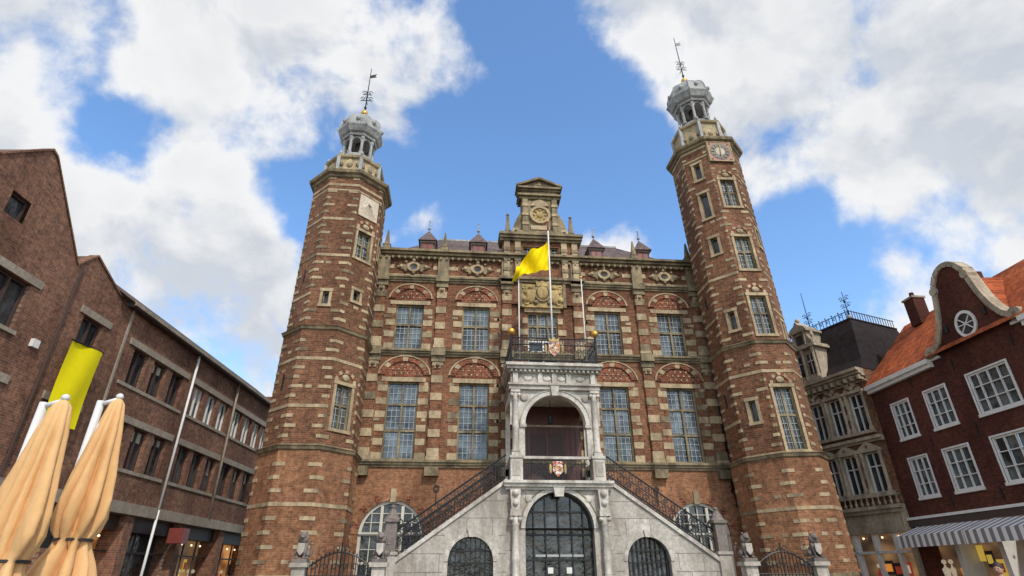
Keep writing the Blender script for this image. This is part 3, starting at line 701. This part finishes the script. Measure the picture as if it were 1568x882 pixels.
# ================================================================== left office building
off=empty('office_building')
ax,ay=-17.45,-11.0; ang=math.atan2(22,1.9); M=T(ax,ay)@R(ang)
b=B(M); E=11.0
opsA=[(1.3,2.6,8.2,9.7),(5.0,6.0,8.3,9.8),(.75,1.45,11.2,11.95),(1.5,2.8,5.2,6.7),(4.8,6.0,5.2,6.7)]
def hiA(x):
    P=[(-1.8,11.0),(-.2,12.55),(1.3,14.0),(1.55,13.9),(3.9,11.2),(4.6,11.95),(5.5,11.55),(6.8,11.0)]
    for (a,za),(c,zc_) in zip(P[:-1],P[1:]):
        if a-1e-6<=x<=c+1e-6: return za+(zc_-za)*(x-a)/(c-a)
    return 11.0
b.wall(-5,6.8,4.1,11.0,[o for o in opsA if o[3]<=11],BL_)
xsA=[-1.8,-.2,.75,1.3,1.45,1.55,2.5,3.9,4.6,5.5,6.8]
for a_,c_ in zip(xsA[:-1],xsA[1:]):
    lo_=11.0
    if a_>=.75-1e-6 and c_<=1.45+1e-6: 
        b.quad((a_,0,11.0),(c_,0,11.0),(c_,0,11.2),(a_,0,11.2),BL_); lo_=11.95
    b.add([(a_,0,lo_),(c_,0,lo_),(c_,0,hiA(c_)),(a_,0,hiA(a_))],[(0,1,2,3)],BL_)
    b.add([(a_,-.05,hiA(a_)+.04),(c_,-.05,hiA(c_)+.04),(c_,.3,hiA(c_)+.04),(a_,.3,hiA(a_)+.04),(a_,-.05,hiA(a_)-.04),(c_,-.05,hiA(c_)-.04)],[(0,1,2,3),(4,5,1,0)],BL_)
    b.add([(a_,.3,hiA(a_)),(c_,.3,hiA(c_)),(c_,6,hiA(c_)),(a_,6,hiA(a_))],[(0,1,2,3)],TILE_D)
for o in opsA:
    window(b,*o,0,GLD,DKW,2 if o[1]-o[0]>.9 else 1)
    if o[3]<11: b.box(o[0]-.25,o[1]+.35,-.06,.03,o[3]+.02,o[3]+.27,CON); b.box(o[0]-.1,o[1]+.1,-.08,.03,o[2]-.12,o[2],CON)
SB=[8.5,9.9,11.3,13.3,14.6,15.9,17.6,18.9,20.2,21.4]
opsB=[]
for s_ in SB: opsB+=[(s_-.48,s_+.48,8.35,9.75),(s_-.48,s_+.48,5.4,6.95)]
b.wall(6.8,22.3,4.1,E,opsB,BL_,d=.3)
for o in opsB:
    wf=WHT if (o[0]>12.5 and o[2]>8) else DKW
    window(b,*o,0,GLS if o[0]>12.5 else GLD,wf,2,[],fw=.06,mw=.06,fy=.16,gy=.26)
    if random.random()<.5: b.box(o[0]+.07,o[1]-.07,.235,.245,o[3]-random.uniform(.3,.8),o[3]-.06,WHB)
for a_,c_ in ((7.6,12.1),(12.6,16.6),(16.9,22.2)):
    for z in (9.78,6.98): b.box(a_,c_,-.06,.03,z,z+.26,CON)
    for z in (8.2,5.25): b.box(a_,c_,-.05,.03,z,z+.13,CON)
b.box(-5,22.4,-.12,.05,3.85,4.25,CON); 
b.box(6.8,22.4,-.3,.05,E,E+.16,DKW); b.box(6.8,22.4,-.36,-.2,E+.05,E+.2,CON)
b.add([(6.2,-.3,E+.16),(22.4,-.3,E+.16),(22.4,1.5,E+1.5),(6.2,1.5,E+1.5)],[(0,1,2,3)],TILE_D); b.quad((6.2,1.5,E+1.5),(22.4,1.5,E+1.5),(22.4,9,E+1.5),(6.2,9,E+1.5),TILE_D)
b.quad((22.3,0,0),(22.3,9,0),(22.3,9,E+1),(22.3,0,E+1),BL_)
for s_ in (12.35,16.75,22.1): 
    b.tube((s_,-.1,4.2),(s_,-.1,E),.055,WHT if s_<13 else CON,8)
b.tube((12.35,-.1,0),(12.35,-.1,4.2),.055,WHT,8)
b.box(7.2,7.3,-.05,.02,4.25,E,CON); 
def display(b,x0,x1,y,zb,n,seed):
    rg=random.Random(seed)
    for k in range(n):
        hx=x0+(x1-x0)*(k+.5)/n+rg.uniform(-.08,.08); g=rg.choice(GOODS); t=rg.random(); w=rg.uniform(.07,.14)
        if t<.45:   # dressed shop dummy: skirt, torso, neck, head
            b.lathe([(w*.9,zb+.1),(w*1.1,zb+.7),(w*.7,zb+1.0),(w*1.1,zb+1.35),(w*.3,zb+1.45),(w*.3,zb+1.52)],10,g,0,hx,y); b.sph((hx,y,zb+1.62),.09,GOODS[2],8)
        elif t<.8:  # hanging framed picture / poster
            z=zb+rg.uniform(.9,1.6); b.box(hx-w*1.6,hx+w*1.6,y+.02,y+.05,z,z+.55,g); b.box(hx-w*1.1,hx+w*1.1,y+.005,y+.02,z+.12,z+.42,rg.choice(GOODS))
        else:
            b.box(hx-w*1.3,hx+w*1.3,y-.05,y+.08,zb,zb+rg.uniform(.5,1.1),g)
        if k%2==0: b.sph((hx+.1,y-.02,zb+2.75),.045,LAMPW,6)
for i in range(7):
    a_=-5+i*3.9; c_=a_+3.9
    b.box(a_,a_+.5,0,.9,0,3.85,BL_); 
    g=[SHOP,SHOP,SHOP,SHOP,GLD,SHOP2,SHOP][i%7]
    b.quad((a_+.5,.9,.3),(c_,.9,.3),(c_,.9,3.3),(a_+.5,.9,3.3),g)
    b.box(a_+.5,c_,.4,.9,0,.3,DKW); b.box(a_+.5,c_,.3,.9,3.3,3.85,DKW)
    for k in range(1,3): b.box(a_+.5+k*1.13-.03,a_+.5+k*1.13+.03,.45,.52,.3,3.3,DKW)
    b.box(a_+.5,c_,.46,.51,2.55,2.62,DKW)
    if i!=4: display(b,a_+.6,c_-.1,.74,.35,7,i+20)
b.quad((-5,.0,3.85),(22.3,.0,3.85),(22.3,.9,3.85),(-5,.9,3.85),CON)
b.box(13.6,14.1,-.7,-.05,3.0,3.6,RED)
b.box(3.35,3.6,-.12,0,8.0,8.25,WHT)
b.tube((4.1,-.08,4.25),(4.1,-.08,11.2),.04,DKW,6)
b.done('building_mass',off)
# banner
b=B(M); vs=[];fs=[]
for i in range(9):
    for j in range(13):
        u=i/8;v=j/12; vs.append((4.5+1.45*u,-.35+.05*math.sin(u*6+v*3),8.65-2.7*v+.1*u))
for i in range(8):
    for j in range(12): a=i*13+j; fs.append((a,a+1,a+14,a+13))
b.add(vs,fs,YEL2,True); b.tube((4.45,-.35,8.67),(6.0,-.35,8.77),.03,IRON,6); b.tube((5.2,0,8.7),(5.2,-.35,8.7),.025,IRON,6)
b.done('yellow_banner')

# ================================================================== red gabled house
gh=empty('gabled_brick_house'); M=T(15.35,-1)@R(-pi/2); b=B(M)
E=9.5; gc=6.0
wu=[(1.5,.5),(3.5,.55),(6.0,.85),(9.0,.55)]; wl=[(1.5,.5),(3.5,.6),(6.1,.95),(9.0,.6)]
ops=[(c-h,c+h,6.9,8.4) for c,h in wu]+[(c-h,c+h,4.5,6.05) for c,h in wl]
b.wall(0,12,3.5,E,ops,OR_,d=.12,rm=WHT)
def gh_hi(x):
    d=abs(x-gc)
    pts=[(0,12.75),(.25,12.7),(.5,12.52),(.72,12.2),(.78,11.95),(.86,11.6),(1.0,11.0),(1.2,10.45),(1.5,9.98),(1.8,9.75),(2.05,9.62)]
    for (a,za),(c,zc_) in zip(pts[:-1],pts[1:]):
        if a<=d<=c+1e-6: return za+(zc_-za)*(d-a)/(c-a)
    return 9.5
ds=[0,.25,.5,.72,.78,.86,1.0,1.2,1.5,1.8,2.05]; gx=sorted({gc+s*d for d in ds for s in (-1,1)})
b.cols(gx,lambda x:E,gh_hi,0,.35,OR_)
for a_,c_ in zip(gx[:-1],gx[1:]):
    za,zc_=gh_hi(a_),gh_hi(c_); dx,dz=c_-a_,zc_-za; L_=math.hypot(dx,dz); nx_,nz_=-dz/L_,dx/L_
    w=.17
    b.prism([(a_-nx_*w*.6,za-nz_*w*.6),(c_-nx_*w*.6,zc_-nz_*w*.6),(c_+nx_*w*.6,zc_+nz_*w*.6),(a_+nx_*w*.6,za+nz_*w*.6)],-.09,.38,CREAM)
for s_ in (-1,1):
    b.ring(gc+s_*1.95,9.72,.08,.26,0,2*pi,-.12,.3,14,CREAM); b.box(gc+s_*2.0-.35,gc+s_*2.0+.35,-.1,.3,9.42,9.52,WHT)
    b.ring(gc+s_*.78,11.95,.02,.17,0,2*pi,-.12,.3,10,CREAM)
    b.box(gc+s_*.9-.06,gc+s_*.9+.06,-.05,.05,10.2,10.5,IRON)
b.ring(gc,10.2,.36,.46,0,2*pi,-.06,.03,24,WHT,1.15); b.disc(gc,10.2,.36,-.02,GLD,24,1.15)
for a in (pi/4,3*pi/4,0): b.tube((gc-.34*math.cos(a),-.04,10.2-.36*math.sin(a)),(gc+.34*math.cos(a),-.04,10.2+.36*math.sin(a)),.025,WHT,4)
for o in ops:
    window(b,*o,0,GLS,WHT,3 if o[1]-o[0]<1.5 else 4,[.33,.66],fw=.07,mw=.03,fy=.02,gy=.1)
    b.box(o[0]-.08,o[1]+.08,-.07,.02,o[2]-.1,o[2],WHT); b.box(o[0]-.06,o[0],-.03,.02,o[2],o[3]+.06,WHT); b.box(o[1],o[1]+.06,-.03,.02,o[2],o[3]+.06,WHT); b.box(o[0]-.0,o[1]+.0,-.03,.02,o[3],o[3]+.06,WHT)
for x in (2.5,4.75,7.4): 
    for z in (4.2,6.5,9.0): b.box(x-.02,x+.02,-.03,0,z-.25,z+.25,IRON)
for a_,c_ in ((0,gc-2.1),(gc+2.1,12)):
    b.box(a_,c_,-.28,.05,E-.14,E+.04,WHT); b.box(a_,c_,-.18,.05,E-.3,E-.14,WHT)
b.add([(0,-.25,E+.05),(12,-.25,E+.05),(12,2.9,12.8),(0,2.9,12.8),(12,6,9.5),(0,6,9.5)],[(0,1,2,3),(3,2,4,5)],TILE_O)
b.add([(0,0,E),(0,6,E),(0,2.9,12.75)],[(0,1,2)],OR_)
b.quad((0,0,0),(0,6,0),(0,6,E),(0,0,E),OR_)
b.add([(gc-1.9,.3,E+.1),(gc,.3,12.2),(gc,3.2,12.4),(gc-1.9,3.2,E+.1),(gc+1.9,.3,E+.1),(gc+1.9,3.2,E+.1)],[(0,1,2,3),(1,4,5,2)],TILE_O)
b.box(1.2,1.8,2.2,2.8,12.2,13.5,OR_); b.box(1.15,1.85,2.15,2.85,13.5,13.6,CON); b.lathe([(.12,13.6),(.1,13.9)],8,OR_,0,1.5,2.5)
b.box(4.2,4.8,2.4,3.0,12.2,13.3,OR_)
b.box(0,12,-.12,.05,3.45,3.7,DKW); b.box(0,12,-.16,.05,3.7,3.8,WHT)
b.quad((0,.8,.2),(12,.8,.2),(12,.8,3.5),(0,.8,3.5),SHOP2)
for i in range(7): b.box(i*1.95-.08,i*1.95+.12,0,.8,0,3.45,OR_ if i%3==0 else WHT)
b.box(0,12,.3,.8,0,.5,DKW)
for i in range(6): display(b,i*1.95+.2,i*1.95+1.8,.62,.5,5,i+50)
for a_,c_ in ((.4,3.75),(3.8,7.95),(8.0,11.8)):
    b.quad((a_,-.1,3.42),(c_,-.1,3.42),(c_,-1.15,3.05),(a_,-1.15,3.05),STRIPE)
    b.quad((a_,-1.15,3.05),(c_,-1.15,3.05),(c_,-1.15,2.62),(a_,-1.15,2.62),STRIPE)
    b.quad((a_,-.1,3.42),(a_,-1.15,3.05),(a_,-1.15,2.8),(a_,-.1,3.1),STRIPE)
b.done('house_mass',gh)

# ================================================================== ornate townhouse
th=empty('ornate_townhouse'); M=T(15.35,-1)@R(math.atan2(-6.4,2.15)); b=B(M); E=10.5
wx=[-5.6,-4.3,-3.05,-2.0,-.85]
ops=[(x-.34,x+.34,7.65,9.45) for x in wx]+[(x-.36,x+.36,4.95,6.7) for x in wx]
b.wall(-6.8,-.02,4.2,E,ops,TB,d=.2,rm=CREAM)
for o in ops:
    window(b,*o,0,GLD,WHT,2,[.65],fw=.05,mw=.05,fy=.1,gy=.18)
    c=(o[0]+o[1])/2
    for s_ in (-1,1):
        xx=c+s_*(.34+.11); b.lathe([(.1,o[2]),(.1,o[2]+.12),(.07,o[2]+.16),(.06,o[3]-.2),(.1,o[3]-.08),(.1,o[3])],8,CREAM,0,xx,-.08)
    b.box(o[0]-.14,o[0],-.05,.02,o[2],o[3],CREAM); b.box(o[1],o[1]+.14,-.05,.02,o[2],o[3],CREAM)
    b.box(o[0]-.22,o[1]+.22,-.2,.02,o[3],o[3]+.13,CREAM); b.box(o[0]-.24,o[1]+.24,-.22,.02,o[2]-.14,o[2],CREAM)
    if o[2]>7:
        b.ring(c,o[3]+.13,.2,.42,0,pi,-.14,.02,9,[CREAM,TB,CREAM]); b.sph((c,-.1,o[3]+.25),.12,CREAM,6)
    else: b.prism([(c-.55,o[3]+.13),(c+.55,o[3]+.13),(c,o[3]+.48)],-.2,.02,CREAM); b.sph((c,-.2,o[3]+.24),.07,TB,6)
for a_,c_ in zip(wx[:-1],wx[1:]):
    m_=(a_+c_)/2
    for z in (7.6,8.3,9.0,4.9,5.6,6.3): b.box(m_-.09,m_+.09,-.06,.02,z,z+.28,CREAM)
for z0,z1,p in ((4.1,4.25,.15),(4.25,4.4,.28),(7.12,7.22,.14),(7.22,7.36,.28),(9.9,9.98,.1),(10.15,10.25,.25),(10.25,10.38,.4),(10.38,10.52,.55)): b.box(-6.8,-.02,-p,.05,z0,z1,CREAM)
x=-6.7
while x<-.1:
    b.prism([(x,9.98),(x+.13,9.98),(x+.13,10.2),(x,10.2)],-.38,-.02,CREAM); x+=.36
for i in range(24):
    x=-6.6+i*.28; b.lathe([(.05,4.42),(.07,4.5),(.03,4.65),(.06,4.75)],6,CREAM,0,x,-.18)
b.box(-6.8,-.02,-.25,-.1,4.76,4.82,CREAM)
prev=None
for (y,z,ins) in ((-.15,10.52,0),(.25,11.1,.12),(.5,11.9,.25),(.7,12.8,.35),(.95,13.5,.5)):
    ring_=[(-6.8+ins,y,z),(-.0-ins,y,z),(-.0-ins,5.5-y,z),(-6.8+ins,5.5-y,z)]
    if prev: b.add(prev+ring_,[(0,1,5,4),(1,2,6,5),(2,3,7,6),(3,0,4,7)],ROOFB)
    prev=ring_
b.add(prev,[(0,1,2,3)],ROOFB)
for (p,q) in zip(prev,prev[1:]+prev[:1]): b.tube(p,q,.06,ROOFB,6)
for i in range(30):
    x=-6.3+i*.2; b.tube((x,1.0,13.5),(x,1.0,14.0),.018,IRON,4)
    if i%2==0: scroll(b,x+.1,13.8,.11,1.0,IRON,1,.018); b.sph((x,1.0,14.05),.04,IRON,6)
b.tube((-6.3,1.0,13.95),(-.5,1.0,13.95),.022,IRON,4); 
for i in range(18): b.tube((-.5,1.0+i*.2,13.5),(-.5,1.0+i*.2,14.0),.018,IRON,4)
b.tube((-.5,1.0,13.95),(-.5,4.5,13.95),.022,IRON,4)
for x,h in ((-2.9,2.3),(-.55,1.3)):
    b.tube((x,1.0,13.5),(x,1.0,13.8+h),.035,IRON,5,.015); b.sph((x,1.0,13.6),.13,LEAD,8); b.sph((x,1.0,14.5),.07,IRON,6)
    for zz in (.6,1.0): b.tube((x-.25,1.0,13.6+zz),(x+.25,1.0,13.6+zz),.018,IRON,4); scroll(b,x+.16,13.7+zz,.12,1.0,IRON,1,.016); scroll(b,x-.16,13.7+zz,.12,1.0,IRON,-1,.016)
c=-2.75
b.box(c-.75,c+.75,-.3,1.0,10.52,12.3,CREAM)
for k in (-.38,.38):
    b.box(c+k-.2,c+k+.2,-.33,-.29,10.95,12.0,GLD); b.box(c+k-.015,c+k+.015,-.35,-.33,10.95,12.0,WHT); b.box(c+k-.2,c+k+.2,-.35,-.33,11.6,11.64,WHT)
for s_ in (-1,0,1): b.lathe([(.1,10.6),(.1,10.8),(.075,10.85),(.065,12.0),(.11,12.15),(.11,12.3)],8,CREAM,0,c+s_*.66,-.4)
b.box(c-.85,c+.85,-.5,-.3,10.55,10.68,CREAM)
b.box(c-.95,c+.95,-.55,1.0,12.3,12.42,CREAM); b.box(c-.88,c+.88,-.45,1.0,12.42,12.52,CREAM); b.box(c-.45,c+.45,-.3,.8,12.52,13.3,CREAM); b.box(c-.2,c+.2,-.33,-.29,12.65,13.15,GLD)
for s_ in (-1,1): b.lathe([(.07,12.55),(.05,12.65),(.05,13.15),(.08,13.3)],8,CREAM,0,c+s_*.36,-.36)
b.box(c-.6,c+.6,-.45,.8,13.3,13.42,CREAM)
b.prism([(c-.55,13.42),(c+.55,13.42),(c+.42,13.62),(c+.15,13.75),(c,13.98),(c-.15,13.75),(c-.42,13.62)],-.36,.6,CREAM); b.sph((c,-.1,14.08),.13,CREAM,8)
for s_ in (-1,1): b.lathe([(.13,12.52),(.13,12.7),(.05,12.8),(.1,12.95),(.02,13.3)],8,CREAM,0,c+s_*.78,-.3); b.prism([(c+s_*.45,12.52),(c+s_*.72,12.52),(c+s_*.6,12.75),(c+s_*.45,13.1)][::s_],-.3,.1,CREAM); b.sph((c+s_*.6,-.28,12.66),.12,CREAM,8,1,.5,1)
b.quad((-6.8,.4,0),(0,.4,0),(0,.4,4.1),(-6.8,.4,4.1),SHOP2)
for i in range(8): b.box(-6.8+i*.97-.07,-6.8+i*.97+.07,.1,.4,0,4.1,WHT)
b.box(-6.8,0,.0,.4,3.3,4.1,CREAM); b.box(-6.8,0,.1,.4,2.5,2.6,WHT)
display(b,-6.6,-.2,.3,.4,14,77)
b.box(-.25,-.02,-.1,.4,0,4.1,CREAM)
b.quad((-.02,0,4.1),(-.02,5,4.1),(-.02,5,10.5),(-.02,0,10.5),TB)
b.done('house_mass',th)
b=B(); b.box(17.5,26,6,14,0,11.5,TB); b.add([(17.2,5.8,11.5),(26,5.8,11.5),(26,10,14),(17.2,10,14),(17.2,14,11.5),(26,14,11.5)],[(0,1,2,3),(3,2,5,4),(0,3,4)],TILE_O); b.done('background_house')

# ================================================================== parasols
def parasol(cx,cy,zt,ph,sc_=1.0):
    root=empty('closed_parasol')
    b=B(); nf=8; m=128; rng=random.Random(int(ph*10)+3)
    fa=[rng.uniform(.6,1.3) for _ in range(nf)]
    prof=[(zt,.03),(zt-.06,.07),(zt-.35,.12),(zt-.6,.15),(zt-.85,.19),(zt-1.1,.225),(zt-1.28,.235),(zt-1.42,.20),(zt-1.5,.155),(zt-1.58,.165),(zt-1.72,.23),(zt-1.9,.28),(zt-2.05,.30),(zt-2.2,.29)]
    vs=[];fs=[]
    for j,(z,r) in enumerate(prof):
        for i in range(m):
            a=2*pi*i/m; tw=a+ph+.10*j*.4; q=(tw*nf/(2*pi)); kf=int(math.floor(q))%nf; u=q-math.floor(q)
            fold=abs(math.sin(pi*u))**.7*fa[kf]; am=.66*min(1,j/4)
            if j in (8,): am=.28
            crease=.035*math.sin(3*tw*nf/2+j*.9)*min(1,j/4)
            rr=r*sc_*(1-am+am*fold+crease)*(1+.10*math.sin(2*a+ph+j*.3))
            zz=z-(.18*fold*fa[kf] if j==len(prof)-1 else 0)
            vs.append((cx+rr*math.cos(a),cy+rr*math.sin(a),zz))
    for j in range(len(prof)-1):
        for i in range(m): fs.append((j*m+i,j*m+(i+1)%m,(j+1)*m+(i+1)%m,(j+1)*m+i))
    b.add(vs,fs,CANV,True); b.done('canvas',root)
    b=B()
    b.lathe([(.16*sc_,zt-1.49),(.172*sc_,zt-1.495),(.172*sc_,zt-1.515),(.16*sc_,zt-1.52)],24,BLK,0,cx,cy,cap=False); b.done('strap',root)
    b=B(); b.tube((cx,cy,0),(cx,cy,zt+.04),.028,MASTM,10)
    mx,my=cx-.20,cy+.02
    b.tube((mx,my,0),(mx,my,zt-.02),.042,MASTM,12); b.tube((mx+.07,my-.08,.9),(mx+.10,my-.06,zt-.3),.020,MASTM,8)
    b.tube((mx,my,zt-.06),(cx,cy,zt+.0),.028,MASTM,8); b.sph((cx,cy,zt+.03),.04,MASTM,8)
    b.box(mx-.06,mx+.06,my-.09,my+.06,1.9,2.1,BLK); b.tube((mx,my-.1,2.0),(mx+.12,my-.1,1.92),.012,BLK,6)
    b.box(mx-.4,mx+.4,my-.4,my+.4,0,.1,CON); b.done('mast',root)
parasol(-7.96,-18.9,3.26,0,1.15)
parasol(-7.84,-18.2,3.48,1.7,1.05)

# ================================================================== street sign and person
b=B(); b.tube((10.3,-2.8,0),(10.3,-2.8,3.5),.04,LEAD,8); b.box(10.05,10.55,-2.88,-2.85,2.7,3.5,plain('sign_face',(.45,.50,.55),.4)); b.box(10.02,10.58,-2.85,-2.83,2.67,3.53,LEAD); b.done('street_sign')
def person(x,y,h,face):
    root=empty('person'); root.location=(x,y,0); root.rotation_euler=(0,0,face); k=h/1.8
    def skin(name,V_,E_,mat,sub=2):
        me=bpy.data.meshes.new(name); me.from_pydata([tuple(c*k for c in v[:3]) for v in V_],E_,[]); me.materials.append(mat)
        o=bpy.data.objects.new(name,me); sc.collection.objects.link(o); o.parent=root
        md=o.modifiers.new('Skin','SKIN'); 
        for i,v in enumerate(V_): me.skin_vertices[0].data[i].radius=(v[3]*k,(v[4] if len(v)>4 else v[3])*k)
        me.skin_vertices[0].data[0].use_root=True
        s_=o.modifiers.new('Sub','SUBSURF'); s_.levels=sub; s_.render_levels=sub
        for p in me.polygons: p.use_smooth=True
        md.use_smooth_shade=True; return o
    sk=plain('skin',(.5,.28,.19),.5); hair=plain('hair',(.03,.018,.012),.6); coat=plain('dark_coat',(.03,.035,.05),.8); jean=plain('jeans',(.05,.07,.13),.8)
    skin('coat',[(0,0,.95,.16,.11),(0,0,1.15,.15,.1),(0,0,1.38,.17,.11),(0,0,1.5,.07),(.19,0,1.42,.06),(.25,.02,1.15,.045),(.24,-.1,.92,.035),(-.19,0,1.42,.06),(-.25,.02,1.15,.045),(-.24,-.08,.92,.035)],[(0,1),(1,2),(2,3),(2,4),(4,5),(5,6),(2,7),(7,8),(8,9)],coat)
    skin('trousers',[(0,0,.95,.13,.1),(.09,0,.85,.09),(.1,-.02,.48,.06),(.1,.02,.1,.045),(-.09,0,.85,.09),(-.1,-.08,.48,.06),(-.1,.05,.1,.045)],[(0,1),(1,2),(2,3),(0,4),(4,5),(5,6)],jean)
    b=B(); b.sph((0,0,1.66*k),.1*k,sk,14,.82,.95,1.2); b.sph((0,-.1*k,1.64*k),.018,sk,6,1,1.2,1.4); b.tube((0,0,1.45*k),(0,0,1.6*k),.05*k,sk,10)
    for s_ in (-1,1): b.sph((s_*.083*k,0,1.65*k),.022,sk,6,.5,1,1.3); b.sph((s_*.035*k,-.088*k,1.67*k),.012,hair,6); b.sph((s_*.1,-.02,.04),.05,hair,8,1,2.2,.8)
    b.sph((0,-.09*k,1.595*k),.02,plain('lips',(.35,.12,.1),.5),6,1.3,.5,.4)
    b.sph((0,.02*k,1.695*k),.108*k,hair,14,.86,.98,1.05); b.done('head',root)
    for s_ in (-1,1):
        hx=s_*.24; b_=[(hx,-.1,.9,.025,.015),(hx,-.12,.82,.03,.014)]; e=[(0,1)]
        for f in range(4): 
            b_.append((hx,-.145+f*.018,.76,.009)); b_.append((hx-s_*.012,-.15+f*.018,.72-.004*abs(f-1),.008)); e+= [(1,2+2*f),(2+2*f,3+2*f)]
        b_.append((hx-s_*.01,-.165,.83,.01)); b_.append((hx-s_*.02,-.18,.79,.009)); e+=[(0,10),(10,11)]
        skin('hand',b_,e,sk,1)
person(8.3,-12.0,1.88,rad(-60))

# ================================================================== ground
b=B(); b.quad((-600,-600,0),(600,-600,0),(600,600,0),(-600,600,0),stone('ground_stone',(.16,.14,.125),(.10,.09,.08),.5,.3)); b.done('ground')
b=B(); b.quad((-15.5,-40,.004),(15,-40,.004),(15,-.05,.004),(-15.5,-.05,.004),brick('paving_brick',(.27,.20,.165),(.21,.16,.13),(.12,.11,.1),1,0)); b.done('pavement')

# ================================================================== world
w=bpy.data.worlds.new('World'); sc.world=w; w.use_nodes=True; nt=w.node_tree
for n in list(nt.nodes): nt.nodes.remove(n)
out=N(nt,'ShaderNodeOutputWorld'); sky=N(nt,'ShaderNodeTexSky',sky_type='NISHITA'); sky.sun_disc=False
saz,sel=rad(160),rad(46)
sky.sun_elevation=sel; sky.sun_rotation=saz; sky.air_density=1.0; sky.dust_density=.9; sky.ozone_density=1.8
tc=N(nt,'ShaderNodeTexCoord'); nrm=N(nt,'ShaderNodeVectorMath',operation='NORMALIZE'); nt.links.new(tc.outputs['Generated'],nrm.inputs[0])
def dirv(az,el): return (math.cos(rad(el))*math.sin(rad(az)),math.cos(rad(el))*math.cos(rad(az)),math.sin(rad(el)))
acc=None
def M2(op,a,b_):
    n=N(nt,'ShaderNodeMath',operation=op)
    for s_,v in ((n.inputs[0],a),(n.inputs[1],b_)):
        if hasattr(v,'is_linked'): nt.links.new(v,s_)
        else: s_.default_value=v
    return n.outputs[0]
LO=[(-42,40,18,.50),(-12,51,12,.52),(-6,49,4,.18),(-28,38.5,6,.20),(-29,28,8,.45),(-32,16,14,.75),(-46,31,9,.15),(-18,24,5,.22),
    (45,46,20,.62),(58,36,15,.48),(28,53,10,.45),(35,40,8,.42),(53,24,5,.32),(17,32.5,4.5,.42),(43,19,6,.4),(8,28,3.5,.2),(-20,44,8,.15),
    (9,43,12,-.5),(9,55,6,-.40),(43,29,10,-.5),(-36,33,4.5,-.5),(20,40,9,-.35),(-22,33.5,4,-.45),(-13,37,5,-.3),(-26,44,3,-.25),
    (-140,40,40,.4),(140,50,40,.4),(100,30,25,.4),(-90,30,30,.4)]
for az,el,rr,wt in LO:
    d=N(nt,'ShaderNodeVectorMath',operation='DOT_PRODUCT'); nt.links.new(nrm.outputs[0],d.inputs[0]); d.inputs[1].default_value=dirv(az,el)
    mr=N(nt,'ShaderNodeMapRange',interpolation_type='SMOOTHSTEP'); nt.links.new(d.outputs['Value'],mr.inputs[0])
    mr.inputs[1].default_value=math.cos(rad(rr*1.35)); mr.inputs[2].default_value=math.cos(rad(rr*.35)); mr.inputs[3].default_value=0; mr.inputs[4].default_value=wt
    acc=mr.outputs[0] if acc is None else M2('ADD',acc,mr.outputs[0])
cs=M2('MINIMUM',acc,.55)
n1=noise(nt,nrm.outputs[0],5.0,12,.56,.2); n0=noise(nt,nrm.outputs[0],13,8,.60,.1)
dens=M2('ADD',cs,M2('ADD',M2('MULTIPLY',M2('SUBTRACT',n1,.5),2.3),M2('MULTIPLY',M2('SUBTRACT',n0,.5),.7)))
mk=N(nt,'ShaderNodeMapRange',interpolation_type='SMOOTHSTEP'); nt.links.new(dens,mk.inputs[0]); mk.inputs[1].default_value=.08; mk.inputs[2].default_value=.56
mp=N(nt,'ShaderNodeMapping'); mp.inputs['Location'].default_value=(.01,-.02,.045); nt.links.new(nrm.outputs[0],mp.inputs[0])
n1b=noise(nt,mp.outputs[0],5.0,12,.56,.2); dif=M2('SUBTRACT',n1,n1b)
n2=noise(nt,mp.outputs[0],3.5,6,.5,.2)
lit=M2('ADD',M2('MULTIPLY',dif,1.3),n2)
shade=ramp(nt,lit,.34,.58,(.66,.70,.765),(.95,.955,.96))
thick=ramp(nt,dens,.45,1.2,(1,1,1),(.87,.88,.90)); cc=mixc(nt,1,shade,thick,'MULTIPLY')
hs=N(nt,'ShaderNodeHueSaturation'); hs.inputs['Saturation'].default_value=1.15; hs.inputs['Value'].default_value=1.95; nt.links.new(sky.outputs[0],hs.inputs['Color'])
bg1=N(nt,'ShaderNodeBackground'); bg1.inputs[1].default_value=.15; nt.links.new(hs.outputs[0],bg1.inputs[0])
bg2=N(nt,'ShaderNodeBackground'); bg2.inputs[1].default_value=.98; nt.links.new(cc,bg2.inputs[0])
ms=N(nt,'ShaderNodeMixShader'); nt.links.new(mk.outputs[0],ms.inputs[0]); nt.links.new(bg1.outputs[0],ms.inputs[1]); nt.links.new(bg2.outputs[0],ms.inputs[2]); nt.links.new(ms.outputs[0],out.inputs[0])
L=bpy.data.lights.new('sun','SUN'); L.energy=2.6; L.angle=rad(2.0); L.color=(1,.945,.85); lo=bpy.data.objects.new('sun',L); sc.collection.objects.link(lo)
sd=Vector(dirv(math.degrees(saz),math.degrees(sel))); lo.rotation_euler=sd.to_track_quat('Z','Y').to_euler()

# ================================================================== camera
cam=bpy.data.cameras.new('camera'); co=bpy.data.objects.new('camera',cam); sc.collection.objects.link(co)
cam.sensor_width=36; cam.lens=856/1568*36; cam.clip_end=3000; cam.clip_start=.1
p,yw,rl=rad(27.45),rad(5.35),rad(-.28)
Rv=Vector((math.cos(yw),-math.sin(yw),0)); Fh=Vector((math.sin(yw),math.cos(yw),0)); F=math.cos(p)*Fh+Vector((0,0,math.sin(p))); U=-math.sin(p)*Fh+Vector((0,0,math.cos(p)))
X=math.cos(rl)*Rv+math.sin(rl)*U; Y=-math.sin(rl)*Rv+math.cos(rl)*U; Z=-F
m=Matrix(((X.x,Y.x,Z.x,-3.85),(X.y,Y.y,Z.y,-25),(X.z,Y.z,Z.z,1.6),(0,0,0,1))); co.matrix_world=m
sc.camera=co
sc.view_settings.view_transform='Standard'; sc.view_settings.look='None'; sc.view_settings.exposure=0
